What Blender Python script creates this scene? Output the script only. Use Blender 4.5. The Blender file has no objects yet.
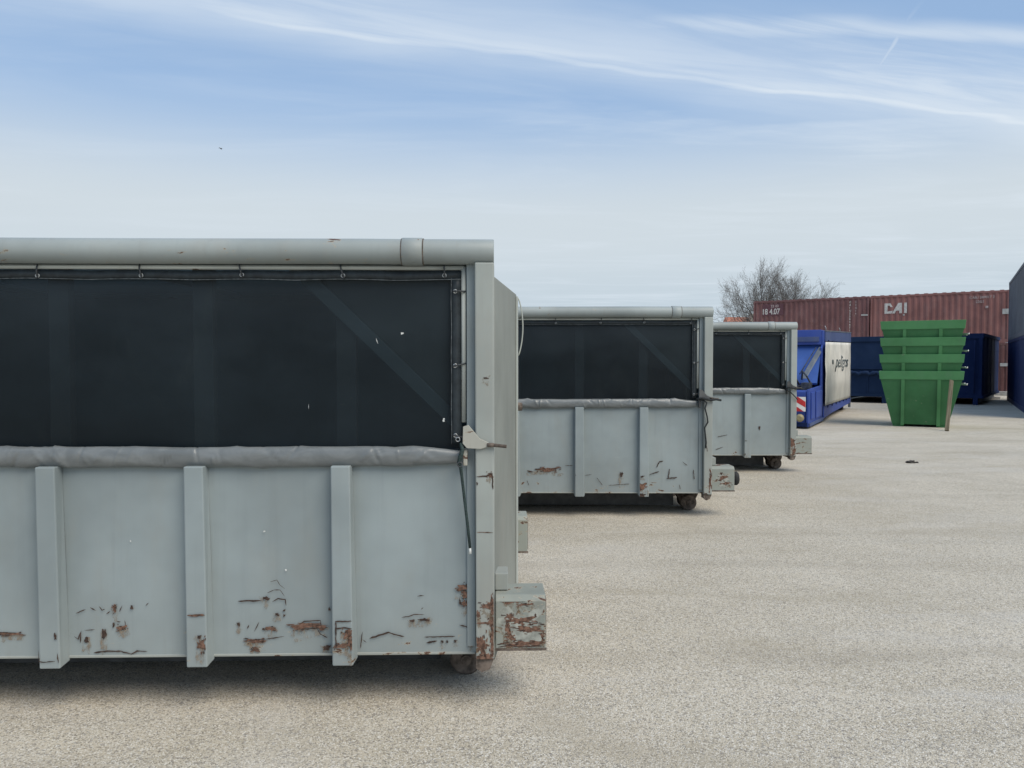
import bpy, bmesh, math, random
from mathutils import Vector, Matrix, noise as mn
R = math.radians
SC = bpy.context.scene
COL = SC.collection

# ------------------------------------------------------------------ camera
CAMZ = 1.70
cam = bpy.data.cameras.new('camera'); camo = bpy.data.objects.new('camera', cam); COL.objects.link(camo)
cam.sensor_width = 36.0; cam.lens = 770.0 / 1024 * 36.0
cam.clip_start = 0.05; cam.clip_end = 6000
camo.location = (0, 0, CAMZ); camo.rotation_euler = (R(90 - 1.74), 0, 0)
SC.camera = camo

# ------------------------------------------------------------------ world
SUN_EL, SUN_AZ = R(50), R(138)          # azimuth from +Y towards +X
w = bpy.data.worlds.new('World'); SC.world = w; w.use_nodes = True
nt = w.node_tree; nt.nodes.clear()
class NB:
    def __init__(s, nt): s.nt = nt
    def n(s, t, **kw):
        nd = s.nt.nodes.new(t)
        for k, v in kw.items(): setattr(nd, k, v)
        return nd
    def put(s, sock, v):
        if isinstance(v, bpy.types.NodeSocket): s.nt.links.new(v, sock)
        elif isinstance(v, (tuple, list)) and len(v) == 3 and sock.type == 'RGBA': sock.default_value = (*v, 1)
        else: sock.default_value = v
    def m(s, op, a, b=0.0, c=None, clamp=False):
        nd = s.n('ShaderNodeMath', operation=op); nd.use_clamp = clamp
        s.put(nd.inputs[0], a); s.put(nd.inputs[1], b)
        if c is not None: s.put(nd.inputs[2], c)
        return nd.outputs[0]
    def mix(s, f, a, b, mode='MIX'):
        nd = s.n('ShaderNodeMix', data_type='RGBA', blend_type=mode)
        s.put(nd.inputs[0], f); s.put(nd.inputs[6], a); s.put(nd.inputs[7], b)
        return nd.outputs[2]
    def ramp(s, x, a, b, lo=0.0, hi=1.0):
        nd = s.n('ShaderNodeMapRange', interpolation_type='SMOOTHSTEP')
        s.put(nd.inputs[0], x); nd.inputs[1].default_value = a; nd.inputs[2].default_value = b
        nd.inputs[3].default_value = lo; nd.inputs[4].default_value = hi
        return nd.outputs[0]
    def noise(s, vec, scale, detail=4, rough=.55, dist=0.0):
        nd = s.n('ShaderNodeTexNoise'); s.put(nd.inputs['Vector'], vec)
        nd.inputs['Scale'].default_value = scale; nd.inputs['Detail'].default_value = detail
        nd.inputs['Roughness'].default_value = rough; nd.inputs['Distortion'].default_value = dist
        return nd.outputs['Fac']
    def vscale(s, vec, sc, off=(0, 0, 0)):
        nd = s.n('ShaderNodeMapping'); s.put(nd.inputs[0], vec)
        nd.inputs['Scale'].default_value = sc; nd.inputs['Location'].default_value = off
        return nd.outputs[0]
    def comb(s, x, y, z):
        nd = s.n('ShaderNodeCombineXYZ'); s.put(nd.inputs[0], x); s.put(nd.inputs[1], y); s.put(nd.inputs[2], z)
        return nd.outputs[0]
b = NB(nt)
sky = b.n('ShaderNodeTexSky', sky_type='NISHITA'); sky.sun_disc = False
sky.sun_elevation = SUN_EL; sky.sun_rotation = SUN_AZ
sky.air_density = 1.0; sky.dust_density = 1.0; sky.ozone_density = 1.2
tc = b.n('ShaderNodeTexCoord').outputs['Generated']
sp = b.n('ShaderNodeSeparateXYZ'); nt.links.new(tc, sp.inputs[0])
X, Y, Z = sp.outputs
el = b.m('ARCSINE', b.m('MAXIMUM', Z, 0.0))
zc = b.m('MAXIMUM', Z, 0.03)
u = b.m('DIVIDE', X, zc); v = b.m('DIVIDE', Y, zc)         # the cloud plane overhead
pl = b.comb(u, v, 0.0)
warp = b.m('MULTIPLY', b.m('SUBTRACT', b.noise(b.vscale(pl, (.9, .9, 1)), 1.0, 3), .5), .42)
vv = b.m('ADD', v, warp)
def streak(slope, off, w, x0, x1, soft=.6):
    d = b.m('ABSOLUTE', b.m('SUBTRACT', b.m('SUBTRACT', vv, b.m('MULTIPLY', u, slope)), off))
    a = b.ramp(d, 0.0, w, 1.0, 0.0)
    return b.m('MULTIPLY', a, b.m('MULTIPLY', b.ramp(u, x0 - soft, x0 + soft), b.ramp(u, x1 - soft, x1 + soft, 1, 0)))
al = b.vscale(b.comb(b.m('ADD', b.m('MULTIPLY', u, .94), b.m('MULTIPLY', v, .33)),
                     b.m('SUBTRACT', b.m('MULTIPLY', v, .94), b.m('MULTIPLY', u, .33)), 0.0), (.55, 3.2, 1))
fib = b.noise(al, 1.6, 7, .62, .6)                          # fibres along the contrail direction
fib2 = b.noise(b.vscale(pl, (.35, .8, 1), (3.1, 1.7, 0)), 1.3, 5, .6, .8)
s1 = b.m('MULTIPLY', b.m('MAXIMUM', b.m('MAXIMUM', streak(.35, 2.52, .085, -1.0, 60), b.m('MULTIPLY', streak(.35, 2.47, .22, -1.2, 60), .8)), b.m('MULTIPLY', streak(.35, 2.42, .55, -2.6, 60, 1.2), .66)), b.ramp(fib, .25, .65, .55, 1))
s1b = b.m('MULTIPLY', streak(.32, 2.36, .55, .5, 60, 1.0), b.ramp(fib, .3, .65, .4, 1))
s1c = b.m('MULTIPLY', streak(.36, 2.40, .45, -3.4, -.3, 1.2), b.ramp(fib, .3, .65, .2, .9))
s2 = b.m('MULTIPLY', streak(.12, 2.25, .15, .3, 5, .4), b.ramp(fib, .3, .6, .3, 1))
s3 = b.m('MULTIPLY', streak(4.6, -3.05, .07, 1.17, 1.27, .04), .5)
veil = b.m('MULTIPLY', b.ramp(fib2, .42, .75), b.ramp(u, -1.5, 1.8, .30, .85))
cl = b.m('MAXIMUM', b.m('MULTIPLY', s1, .9), b.m('MULTIPLY', s1b, .72))
cl = b.m('MAXIMUM', cl, b.m('MULTIPLY', s1c, .6)); cl = b.m('MAXIMUM', cl, b.m('MULTIPLY', s2, .6))
cl = b.m('MAXIMUM', cl, s3); cl = b.m('MAXIMUM', cl, b.m('MULTIPLY', b.m('MULTIPLY', fib, veil), 1.0), clamp=True)
# pale haze: thick in a broad band above the horizon, thin higher up
hz = b.ramp(b.m('ADD', el, b.m('MULTIPLY', b.m('SUBTRACT', b.noise(b.vscale(pl, (.25, .25, 1)), 1.0, 3), .5), .16)), R(9), R(21), .93, .34)
base = b.mix(hz, sky.outputs[0], (5.6, 6.7, 7.6))
base = b.mix(b.ramp(el, R(1), R(9), .75, 0), base, (4.7, 6.0, 7.1))
base = b.mix(.58, base, (3.2, 5.25, 8.6))
base = b.mix(b.ramp(el, R(10), R(19), .84, 0), base, (6.7, 7.3, 7.55))
base = b.mix(b.ramp(el, R(3), R(9), .55, 0), base, (5.0, 6.1, 7.0))
fin = b.mix(cl, base, (7.4, 8.2, 9.0))
bg = b.n('ShaderNodeBackground'); b.put(bg.inputs[0], fin); bg.inputs[1].default_value = 0.10
wo = b.n('ShaderNodeOutputWorld'); nt.links.new(bg.outputs[0], wo.inputs[0])

# ------------------------------------------------------------------ sun
sd = bpy.data.lights.new('sun', 'SUN'); sd.energy = 3.0; sd.angle = R(40); sd.color = (1.0, .91, .78)
so = bpy.data.objects.new('sun', sd); COL.objects.link(so)
sv = Vector((math.sin(SUN_AZ) * math.cos(SUN_EL), math.cos(SUN_AZ) * math.cos(SUN_EL), math.sin(SUN_EL)))
so.rotation_euler = sv.to_track_quat('Z', 'Y').to_euler(); so.location = (0, -10, 30)

SC.view_settings.view_transform = 'Standard'; SC.view_settings.look = 'None'
SC.view_settings.exposure = 0.0; SC.view_settings.gamma = 1.0

# ------------------------------------------------------------------ materials
def mat(name, rough=.6, metal=0.0, spec=.4):
    m = bpy.data.materials.new(name); m.use_nodes = True
    t = m.node_tree; t.nodes.clear(); k = NB(t)
    p = k.n('ShaderNodeBsdfPrincipled'); o = k.n('ShaderNodeOutputMaterial')
    t.links.new(p.outputs[0], o.inputs[0])
    p.inputs['Roughness'].default_value = rough; p.inputs['Metallic'].default_value = metal
    p.inputs['Specular IOR Level'].default_value = spec
    return m, k, p, o
def ocoord(k, per_obj=True):
    t = k.n('ShaderNodeTexCoord').outputs['Object']
    if not per_obj: return t
    loc = k.n('ShaderNodeObjectInfo').outputs['Location']
    nd = k.n('ShaderNodeVectorMath', operation='ADD'); k.put(nd.inputs[0], t); k.put(nd.inputs[1], loc)
    return nd.outputs[0]
def bump(k, p, h, strength=.3, dist=.01):
    bn = k.n('ShaderNodeBump'); bn.inputs['Strength'].default_value = strength; bn.inputs['Distance'].default_value = dist
    k.put(bn.inputs['Height'], h); k.nt.links.new(bn.outputs[0], p.inputs['Normal'])
def paint(name, col, rust=.25, zlo=0.0, zhi=.7, rough=.55, dirt=.35, wave=.0, spec=.35, dusty=(.30, .28, .24), fleck=.0):
    """old industrial paint: faded colour, grime, chips down to rust mostly below height zhi"""
    m, k, p, o = mat(name, rough, 0, spec)
    c = ocoord(k); oc = k.n('ShaderNodeTexCoord').outputs['Object']
    s = k.n('ShaderNodeSeparateXYZ'); k.put(s.inputs[0], oc); z = s.outputs[2]
    big = k.noise(c, 1.1, 4, .6); mid = k.noise(k.vscale(c, (3, 3, 1.2)), 1.6, 5, .65)
    col2 = tuple(x * .84 for x in col); col3 = tuple(min(1, x * 1.10 + .006) for x in col)
    base = k.mix(k.ramp(big, .3, .7), col2, col3)
    streaks = k.noise(k.vscale(c, (22, 22, .9)), 1.0, 4, .6)
    base = k.mix(k.m('MULTIPLY', k.ramp(streaks, .5, .8), dirt * .55), base, tuple(x * .62 for x in col))
    base = k.mix(k.m('MULTIPLY', k.ramp(mid, .45, .8), dirt), base, dusty)
    if zhi > zlo:
        zm = k.ramp(z, zlo, zhi, 1, 0)
        base = k.mix(k.m('MULTIPLY', zm, .22), base, dusty)
    else: zm = 1.0
    bleed = k.m('MULTIPLY', k.ramp(k.noise(k.vscale(c, (11, 11, .7), (3, 1, 2)), 1.0, 5, .7), .56, .78), zm)
    base = k.mix(k.m('MULTIPLY', bleed, .28 * min(1, rust * 2)), base, (.20, .15, .105))
    scr = k.ramp(k.noise(k.vscale(c, (1.6, 1.6, 60), (7, 2, 0)), 1.0, 3, .8), .70, .74)
    base = k.mix(k.m('MULTIPLY', scr, .22), base, tuple(min(1, x * 1.5) for x in col))
    clump = k.noise(c, 3.4, 3, .6)
    chips = k.noise(k.vscale(c, (9, 9, 26)), 1.0, 6, .68, .4)
    t = k.m('ADD', k.m('MULTIPLY', chips, .62), k.m('MULTIPLY', clump, .38))
    t = k.m('SUBTRACT', t, k.m('MULTIPLY', k.m('SUBTRACT', 1.0, zm), .12)) if zhi > zlo else t
    th = .70 - rust * .22
    prim = k.ramp(t, th - .022, th - .008); ru = k.ramp(t, th, th + .008)
    base = k.mix(k.m('MULTIPLY', prim, .75), base, (.36, .33, .26))
    rc = k.mix(k.noise(c, 40, 3), (.045, .028, .022), (.15, .075, .048))
    base = k.mix(ru, base, rc)
    if fleck:
        base = k.mix(k.m('MULTIPLY', k.ramp(k.noise(k.vscale(c, (6, 6, 30)), 1.0, 5, .7), .64, .70), fleck), base, (.5, .5, .5))
    k.put(p.inputs['Base Color'], base)
    k.put(p.inputs['Roughness'], k.m('ADD', rough - .08, k.m('MULTIPLY', mid, .22)))
    bump(k, p, k.m('SUBTRACT', k.m('MULTIPLY', k.noise(c, 2.2, 2), 1.0 + wave * 8), k.m('MULTIPLY', ru, .12)), .35, .006)
    return m
def simple(name, col, rough=.7, var=.25, sc=8, metal=0.0, bmp=.2, spec=.4):
    m, k, p, o = mat(name, rough, metal, spec); c = ocoord(k)
    f = k.noise(c, sc, 5, .6)
    k.put(p.inputs['Base Color'], k.mix(k.ramp(f, .3, .7), tuple(x * (1 - var) for x in col), tuple(min(1, x * (1 + var)) for x in col)))
    bump(k, p, f, bmp, .004)
    return m

GREY = (.268, .314, .322)
M = {}
M['grey_wall'] = paint('grey_wall_paint', GREY, .50, 0.15, .75, .5, .34, .5, .35, dusty=(.27,.275,.245))
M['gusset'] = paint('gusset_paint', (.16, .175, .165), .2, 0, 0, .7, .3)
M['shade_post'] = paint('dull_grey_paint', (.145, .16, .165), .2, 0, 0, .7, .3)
M['grey_post'] = paint('grey_post_paint', (.315, .345, .325), .62, 0.15, .85, .5, .35)
M['grey_tube'] = paint('grey_tube_paint', (.285, .32, .315), .38, 0, 0, .45, .28)
M['grey_door'] = paint('grey_door_paint', (.235, .25, .225), .35, 0.1, .5, .6, .3)
M['grey_box'] = paint('grey_box_paint', (.27, .295, .265), .62, 0, 0, .6, .35)
M['rod'] = paint('pale_rod_paint', (.42, .45, .42), .2, 0, 0, .5, .3)
M['dark'] = simple('dark_grimy_steel', (.085, .088, .088), .7, .35, 6)
M['rust'] = simple('rusty_steel', (.125, .100, .082), .85, .55, 22, bmp=.5)
M['rust_red'] = simple('flaked_rust', (.140, .080, .056), .9, .6, 60, bmp=.5)
M['rust_dark'] = simple('dark_flaked_rust', (.055, .034, .026), .9, .5, 60, bmp=.5)
M['primer'] = simple('bare_primer', (.30, .312, .278), .8, .25, 30)
M['white'] = simple('white_speck', (.62, .64, .62), .7, .1)
M['steel'] = simple('galvanised_wire', (.50, .52, .52), .35, .2, 40, .8)
M['wire'] = simple('dark_hook_wire', (.05, .055, .06), .5, .3, 40)
M['blackrope'] = simple('black_rope', (.02, .024, .026), .8, .4, 90, bmp=.8)
M['greenrope'] = simple('dark_bungee_cord', (.022, .040, .038), .7, .5, 120, bmp=.8)
M['bracket'] = paint('cream_bracket_paint', (.37, .37, .325), .45, 0, 0, .6, .3)
M['rubber'] = simple('black_rubber', (.025, .025, .025), .8, .3, 20)
M['hem'] = simple('net_hem', (.022, .030, .035), .55, .3, 30)
M['stitch'] = simple('pale_stitching', (.12, .135, .14), .8, .5, 60)

# thin rust stain film: patchy, soaks into the paint round and below the chips
m, k, p, o = mat('rust_stain', .85, 0, .2); c = ocoord(k)
k.put(p.inputs['Base Color'], k.mix(k.noise(c, 30, 3), (.20, .135, .085), (.34, .27, .19)))
tr = k.n('ShaderNodeBsdfTransparent'); mx = k.n('ShaderNodeMixShader')
k.put(mx.inputs[0], k.m('MULTIPLY', k.ramp(k.m('ADD', k.m('MULTIPLY', k.noise(k.vscale(c, (60, 60, 16)), 1.0, 5, .7), .6), k.m('MULTIPLY', k.noise(c, 45, 4, .6), .4)), .44, .62), .62))
k.nt.links.new(tr.outputs[0], mx.inputs[1]); k.nt.links.new(p.outputs[0], mx.inputs[2]); k.nt.links.new(mx.outputs[0], o.inputs[0])
M['stain'] = m
# dark see-through tarpaulin net
m, k, p, o = mat('dark_net', .45, 0, .28); c = ocoord(k)
f = k.noise(k.vscale(c, (1.2, 1.2, 2.0)), 1.4, 4, .6)
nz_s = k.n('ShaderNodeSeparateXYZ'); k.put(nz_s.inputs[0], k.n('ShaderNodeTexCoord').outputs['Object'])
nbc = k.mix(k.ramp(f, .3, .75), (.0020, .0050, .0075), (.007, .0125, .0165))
sheen_ = k.m('MULTIPLY', k.ramp(k.m('ADD', nz_s.outputs[2], k.m('MULTIPLY', f, .5)), 1.85, 2.45), .55)
nbc = k.mix(sheen_, nbc, (.030, .041, .050))  # paler towards the top: sky sheen painted into the net colour
sm_ = k.ramp(k.noise(k.vscale(c, (3, 3, .9), (2, 5, 1)), 1.0, 6, .7, .8), .55, .72)
nbc = k.mix(k.m('MULTIPLY', sm_, .35), nbc, (.028, .036, .036))
k.put(p.inputs['Base Color'], nbc)
bump(k, p, k.noise(k.vscale(c, (1.0, 1.0, 2.0)), 2.5, 3), .25, .02)
tr = k.n('ShaderNodeBsdfTransparent'); tr.inputs[0].default_value = (.74, .90, .98, 1)
mx = k.n('ShaderNodeMixShader'); mx.inputs[0].default_value = .77
k.nt.links.new(tr.outputs[0], mx.inputs[1]); k.nt.links.new(p.outputs[0], mx.inputs[2]); k.nt.links.new(mx.outputs[0], o.inputs[0])
M['net'] = m
# grey canvas roll
m, k, p, o = mat('grey_canvas', .34, 0, .6); c = ocoord(k)
f = k.noise(k.vscale(c, (5, 9, 9)), 1.5, 5, .6, .8)
k.put(p.inputs['Base Color'], k.mix(k.ramp(f, .35, .7), (.132, .146, .149), (.18, .195, .197)))
bump(k, p, k.noise(k.vscale(c, (7, 10, 16)), 1.0, 1, .5, .6), .15, .02)
M['canvas'] = m

# ground: crushed stone hardstanding
m, k, p, o = mat('stone_hardstanding', .92, 0, .25)
c = k.n('ShaderNodeTexCoord').outputs['Object']
vo = k.n('ShaderNodeTexVoronoi'); k.put(vo.inputs['Vector'], c); vo.inputs['Scale'].default_value = 175
vo2 = k.n('ShaderNodeTexVoronoi'); k.put(vo2.inputs['Vector'], c); vo2.inputs['Scale'].default_value = 85
g = k.n('ShaderNodeSeparateColor'); k.put(g.inputs[0], vo.outputs['Color'])
g2 = k.n('ShaderNodeSeparateColor'); k.put(g2.inputs[0], vo2.outputs['Color'])
n1 = k.noise(k.vscale(c, (.7, 1.3, 1)), .55, 6, .65, .6); n2 = k.noise(k.vscale(c, (.18, 1.1, 1), (4, 2, 0)), 1.0, 5, .6, 1.2); n3 = k.noise(c, 2.3, 4, .6)
base = k.mix(k.ramp(n1, .3, .7), (.455, .402, .308), (.570, .512, .410))
base = k.mix(k.m('MULTIPLY', k.ramp(n2, .48, .72), .22), base, (.29, .268, .222))
base = k.mix(k.m('MULTIPLY', k.ramp(n3, .5, .8), .25), base, (.60, .57, .48))
base = k.mix(k.m('MULTIPLY', k.ramp(g.outputs[0], .60, .90), .72), base, (.15, .136, .115))
base = k.mix(k.m('MULTIPLY', k.ramp(g.outputs[1], .66, .95), .85), base, (.72, .69, .62))
base = k.mix(k.m('MULTIPLY', k.ramp(g2.outputs[2], .86, .97), .55), base, (.20, .185, .17))
pt = k.noise(k.vscale(c, (.8, 2.2, 1), (9, 4, 0)), .6, 5, .62, .9)
base = k.mix(k.m('MULTIPLY', k.ramp(pt, .52, .68), .38), base, (.37, .325, .245))
pt2 = k.noise(k.vscale(c, (.5, 1.3, 1), (1, 14, 0)), .7, 5, .6, .8)
base = k.mix(k.m('MULTIPLY', k.ramp(pt2, .5, .7), .35), base, (.55, .53, .49))
base = k.mix(k.m('MULTIPLY', k.ramp(k.noise(c, 1.9, 5, .7, .4), .66, .74), .35), base, (.27, .235, .18))
# faint curved tyre tracks
sx = k.n('ShaderNodeSeparateXYZ'); k.put(sx.inputs[0], c)
def arc(cx, cy, r, w_, amt):
    global base
    dx = k.m('SUBTRACT', sx.outputs[0], cx); dy = k.m('SUBTRACT', sx.outputs[1], cy)
    d = k.m('SQRT', k.m('ADD', k.m('MULTIPLY', dx, dx), k.m('MULTIPLY', dy, dy)))
    d = k.m('ADD', d, k.m('MULTIPLY', k.m('SUBTRACT', k.noise(c, .8, 3), .5), .35))
    a = k.ramp(k.m('ABSOLUTE', k.m('SUBTRACT', d, r)), 0.0, w_, 1, 0)
    a = k.m('MULTIPLY', a, k.ramp(k.noise(c, 1.7, 5, .7), .35, .65, .2, 1))
    base = k.mix(k.m('MULTIPLY', a, amt * .62), base, (.29, .258, .205))
arc(1.5, -14, 18.4, .22, .55); arc(1.5, -14, 20.4, .22, .45); arc(4, -20, 27.6, .25, .45); arc(4, -20, 29.6, .25, .35)
arc(12, -8, 22.5, .3, .45); arc(12, -8, 24.4, .3, .45); arc(-6, 2, 15.5, .25, .35); arc(20, 40, 30, .3, .35); arc(-4, -3, 6.45, .2, .35)
k.put(p.inputs['Base Color'], base)
dst = vo.outputs['Distance']
bump(k, p, k.m('SUBTRACT', k.m('MULTIPLY', n3, 4.0), k.m('MULTIPLY', dst, 1.0)), .55, .006)
M['ground'] = m

# ------------------------------------------------------------------ mesh helpers
class MB:
    def __init__(s): s.v = []; s.f = []; s.smooth = set()
    def add(s, vs, fs, smooth=False):
        o = len(s.v); s.v += [tuple(q) for q in vs]
        for f in fs:
            if smooth: s.smooth.add(len(s.f))
            s.f.append(tuple(i + o for i in f))
        return s
    def box(s, x0, x1, y0, y1, z0, z1):
        return s.add([(x0,y0,z0),(x1,y0,z0),(x1,y1,z0),(x0,y1,z0),(x0,y0,z1),(x1,y0,z1),(x1,y1,z1),(x0,y1,z1)],
              [(0,3,2,1),(4,5,6,7),(0,1,5,4),(1,2,6,5),(2,3,7,6),(3,0,4,7)])
    def hexa(s, a, b_):       # a: 4 bottom pts ccw, b_: 4 top pts
        return s.add(list(a) + list(b_), [(0,3,2,1),(4,5,6,7),(0,1,5,4),(1,2,6,5),(2,3,7,6),(3,0,4,7)])
    def prism(s, pts, axis, a, b_):
        """polygon in the plane normal to axis, extruded a..b_"""
        n = len(pts)
        def P(q, t): return {'x': (t, q[0], q[1]), 'y': (q[0], t, q[1]), 'z': (q[0], q[1], t)}[axis]
        vs = [P(q, a) for q in pts] + [P(q, b_) for q in pts]
        return s.add(vs, [tuple(range(n)), tuple(range(2*n-1, n-1, -1))] + [(i, i+n, (i+1) % n + n, (i+1) % n) for i in range(n)])
    def tube(s, pts, r, n=8, caps=True, smooth=True):
        pts = [Vector(q) for q in pts]; rs = r if isinstance(r, (list, tuple)) else [r] * len(pts)
        vs = []; prev = None
        for i, q in enumerate(pts):
            t = (pts[min(i+1, len(pts)-1)] - pts[max(i-1, 0)]).normalized()
            if prev is None:
                a = Vector((0,0,1)) if abs(t.z) < .9 else Vector((1,0,0)); prev = t.cross(a).normalized()
            u_ = (prev - t * prev.dot(t)).normalized(); w_ = t.cross(u_); prev = u_
            for j in range(n):
                a = 2*math.pi*j/n; vs.append(q + (u_*math.cos(a) + w_*math.sin(a)) * rs[i])
        fs = [(i*n+j, i*n+(j+1)%n, (i+1)*n+(j+1)%n, (i+1)*n+j) for i in range(len(pts)-1) for j in range(n)]
        o = len(s.v); s.add(vs, fs, smooth)
        if caps: s.f.append(tuple(o+j for j in range(n-1, -1, -1))); s.f.append(tuple(o+(len(pts)-1)*n+j for j in range(n)))
        return s
    def torus(s, c_, R_, r, axis='y', n=12, k_=6):
        pts = []
        for i in range(n+1):
            a = 2*math.pi*i/n; q = (math.cos(a)*R_, math.sin(a)*R_)
            pts.append(Vector(c_) + Vector((q[0], 0, q[1]) if axis == 'y' else (0, q[0], q[1])))
        return s.tube(pts, r, k_, False)
    def build(s, name, m, parent=None, bevel=0.0, loc=None):
        me = bpy.data.meshes.new(name); me.from_pydata(s.v, [], s.f); me.validate()
        bm = bmesh.new(); bm.from_mesh(me); bmesh.ops.recalc_face_normals(bm, faces=bm.faces); bm.to_mesh(me); bm.free()
        if s.smooth and len(me.polygons) == len(s.f):
            for i in s.smooth: me.polygons[i].use_smooth = True
        me.materials.append(m if not isinstance(m, str) else M[m])
        o = bpy.data.objects.new(name, me); COL.objects.link(o)
        if parent: o.parent = parent
        if loc: o.location = loc
        if bevel:
            bv = o.modifiers.new('bevel', 'BEVEL'); bv.width = bevel; bv.segments = 2; bv.limit_method = 'ANGLE'
            bv.angle_limit = R(40); bv.harden_normals = False
        return o
def empty(name, loc, rz, label, cat, group=None):
    o = bpy.data.objects.new(name, None); COL.objects.link(o)
    o.location = loc; o.rotation_euler = (0, 0, rz); o['label'] = label; o['category'] = cat
    if group: o['group'] = group
    return o
def tag(o, label, cat, group=None):
    o['label'] = label; o['category'] = cat
    if group: o['group'] = group
    return o
def share(o, name, parent, loc=(0,0,0), rot=(0,0,0)):
    c_ = bpy.data.objects.new(name, o.data); COL.objects.link(c_); c_.parent = parent; c_.location = loc; c_.rotation_euler = rot
    return c_

# ------------------------------------------------------------------ ground
g_ = MB(); g_.add([(-1500,-1500,0),(1500,-1500,0),(1500,1500,0),(-1500,1500,0)], [(0,1,2,3)])
go = g_.build('ground', 'ground'); go['kind'] = 'structure'

# loose grit lying on the hardstanding near the camera
random.seed(5)
grit = MB()
for i in range(26000):
    y = 1.9 + 9.0 * random.random() ** 1.9
    x = random.uniform(-.72, .72) * (y + .6)
    if y > 3.6 and x < -.2 and y < 6.2: continue
    r = random.uniform(.0018, .0036) * (1 + (random.random() > .985) * 1.3)
    a = random.random() * 6.28; ca, sa = math.cos(a), math.sin(a)
    e1, e2, e3 = r * random.uniform(.8, 1.4), r * random.uniform(.6, 1.0), r * random.uniform(.5, .9)
    grit.add([(x+ca*e1, y+sa*e1, e3*.2), (x-sa*e2, y+ca*e2, e3*.3), (x-ca*e1, y-sa*e1, e3*.2), (x+sa*e2, y-ca*e2, e3*.1), (x+random.uniform(-.3,.3)*r, y, e3)],
             [(0,1,4),(1,2,4),(2,3,4),(3,0,4)])
m, k, p, o = mat('loose_grit', .9, 0, .25)
gi = k.n('ShaderNodeNewGeometry').outputs['Random Per Island']
rmp = k.n('ShaderNodeValToRGB'); k.put(rmp.inputs[0], gi); rmp.color_ramp.interpolation = 'CONSTANT'
els = rmp.color_ramp.elements; els[0].color = (.48,.445,.37,1); els[0].position = 0
els[1].position = .42; els[1].color = (.60,.565,.48,1)
for pos, cc in ((.68, (.36,.325,.26)), (.84, (.22,.195,.16)), (.94, (.72,.70,.67))):
    e_ = els.new(pos); e_.color = (*cc, 1)
k.put(p.inputs['Base Color'], rmp.outputs[0])
gr = grit.build('grit', m); gr['kind'] = 'stuff'; gr['label'] = 'loose pale stone grit scattered over the hardstanding'; gr['category'] = 'grit'

# ------------------------------------------------------------------ the three grey roll-off containers
CLIP = [None]
def clip(q):
    c_ = CLIP[0]
    return q if c_ is None else (min(max(q[0], c_[0]), c_[1]), min(max(q[1], c_[2]), c_[3]))
def flake(mb, x, z, wd, ht, y, seed, n=34, rough=.48, t=.0012):
    """a ragged chip of thickness t on the plane y (facing -y)"""
    rnd = random.Random(seed); pts = []
    ph = [rnd.random() * 6.28 for _ in range(4)]
    for i in range(n):
        a = 2*math.pi*i/n
        rr = 1 + rough * (.4*math.sin(2*a+ph[0]) + .35*math.sin(3*a+ph[1]) + .3*math.sin(5*a+ph[2]) + .3*math.sin(9*a+ph[3]) + 1.0*(rnd.random()-.5))
        rr = max(.2, rr)
        sq = 1 / max(abs(math.cos(a)), abs(math.sin(a))) ** .5
        pts.append(clip((x + wd/2*math.cos(a)*rr*sq, z + ht/2*math.sin(a)*rr*sq)))
    x, z = clip((x, z)); c_ = (x, y - t, z)
    vs = [(q[0], y - t, q[1]) for q in pts] + [(q[0], y + .001, q[1]) for q in pts] + [c_]
    fs = [(i, (i+1) % n, 2*n) for i in range(n)] + [(i, i+n, (i+1) % n + n, (i+1) % n) for i in range(n)]
    mb.add(vs, fs)
def crack(mb, pts, wd, y, seed, t=.0012):
    rnd = random.Random(seed); P_ = []
    for (a, b_) in zip(pts[:-1], pts[1:]):
        L = math.hypot(b_[0]-a[0], b_[1]-a[1]); n = max(2, int(L / .012))
        for i in range(n): f = i/n; P_.append((a[0]+(b_[0]-a[0])*f, a[1]+(b_[1]-a[1])*f))
    P_.append(pts[-1]); vs = []
    for i, q in enumerate(P_):
        a = P_[max(i-1, 0)]; b_ = P_[min(i+1, len(P_)-1)]; L = math.hypot(b_[0]-a[0], b_[1]-a[1]) or 1
        nx, nz = -(b_[1]-a[1])/L, (b_[0]-a[0])/L
        e = .15 if i in (0, len(P_)-1) else 1
        h1 = wd*.5*e*rnd.uniform(.35, 1.3); h2 = wd*.5*e*rnd.uniform(.35, 1.3)
        q1 = clip((q[0]+nx*h1, q[1]+nz*h1)); q2 = clip((q[0]-nx*h2, q[1]-nz*h2))
        vs += [(q1[0], y-t, q1[1]), (q2[0], y-t, q2[1])]
    mb.add(vs, [(2*i, 2*i+1, 2*i+3, 2*i+2) for i in range(len(P_)-1)])

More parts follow.
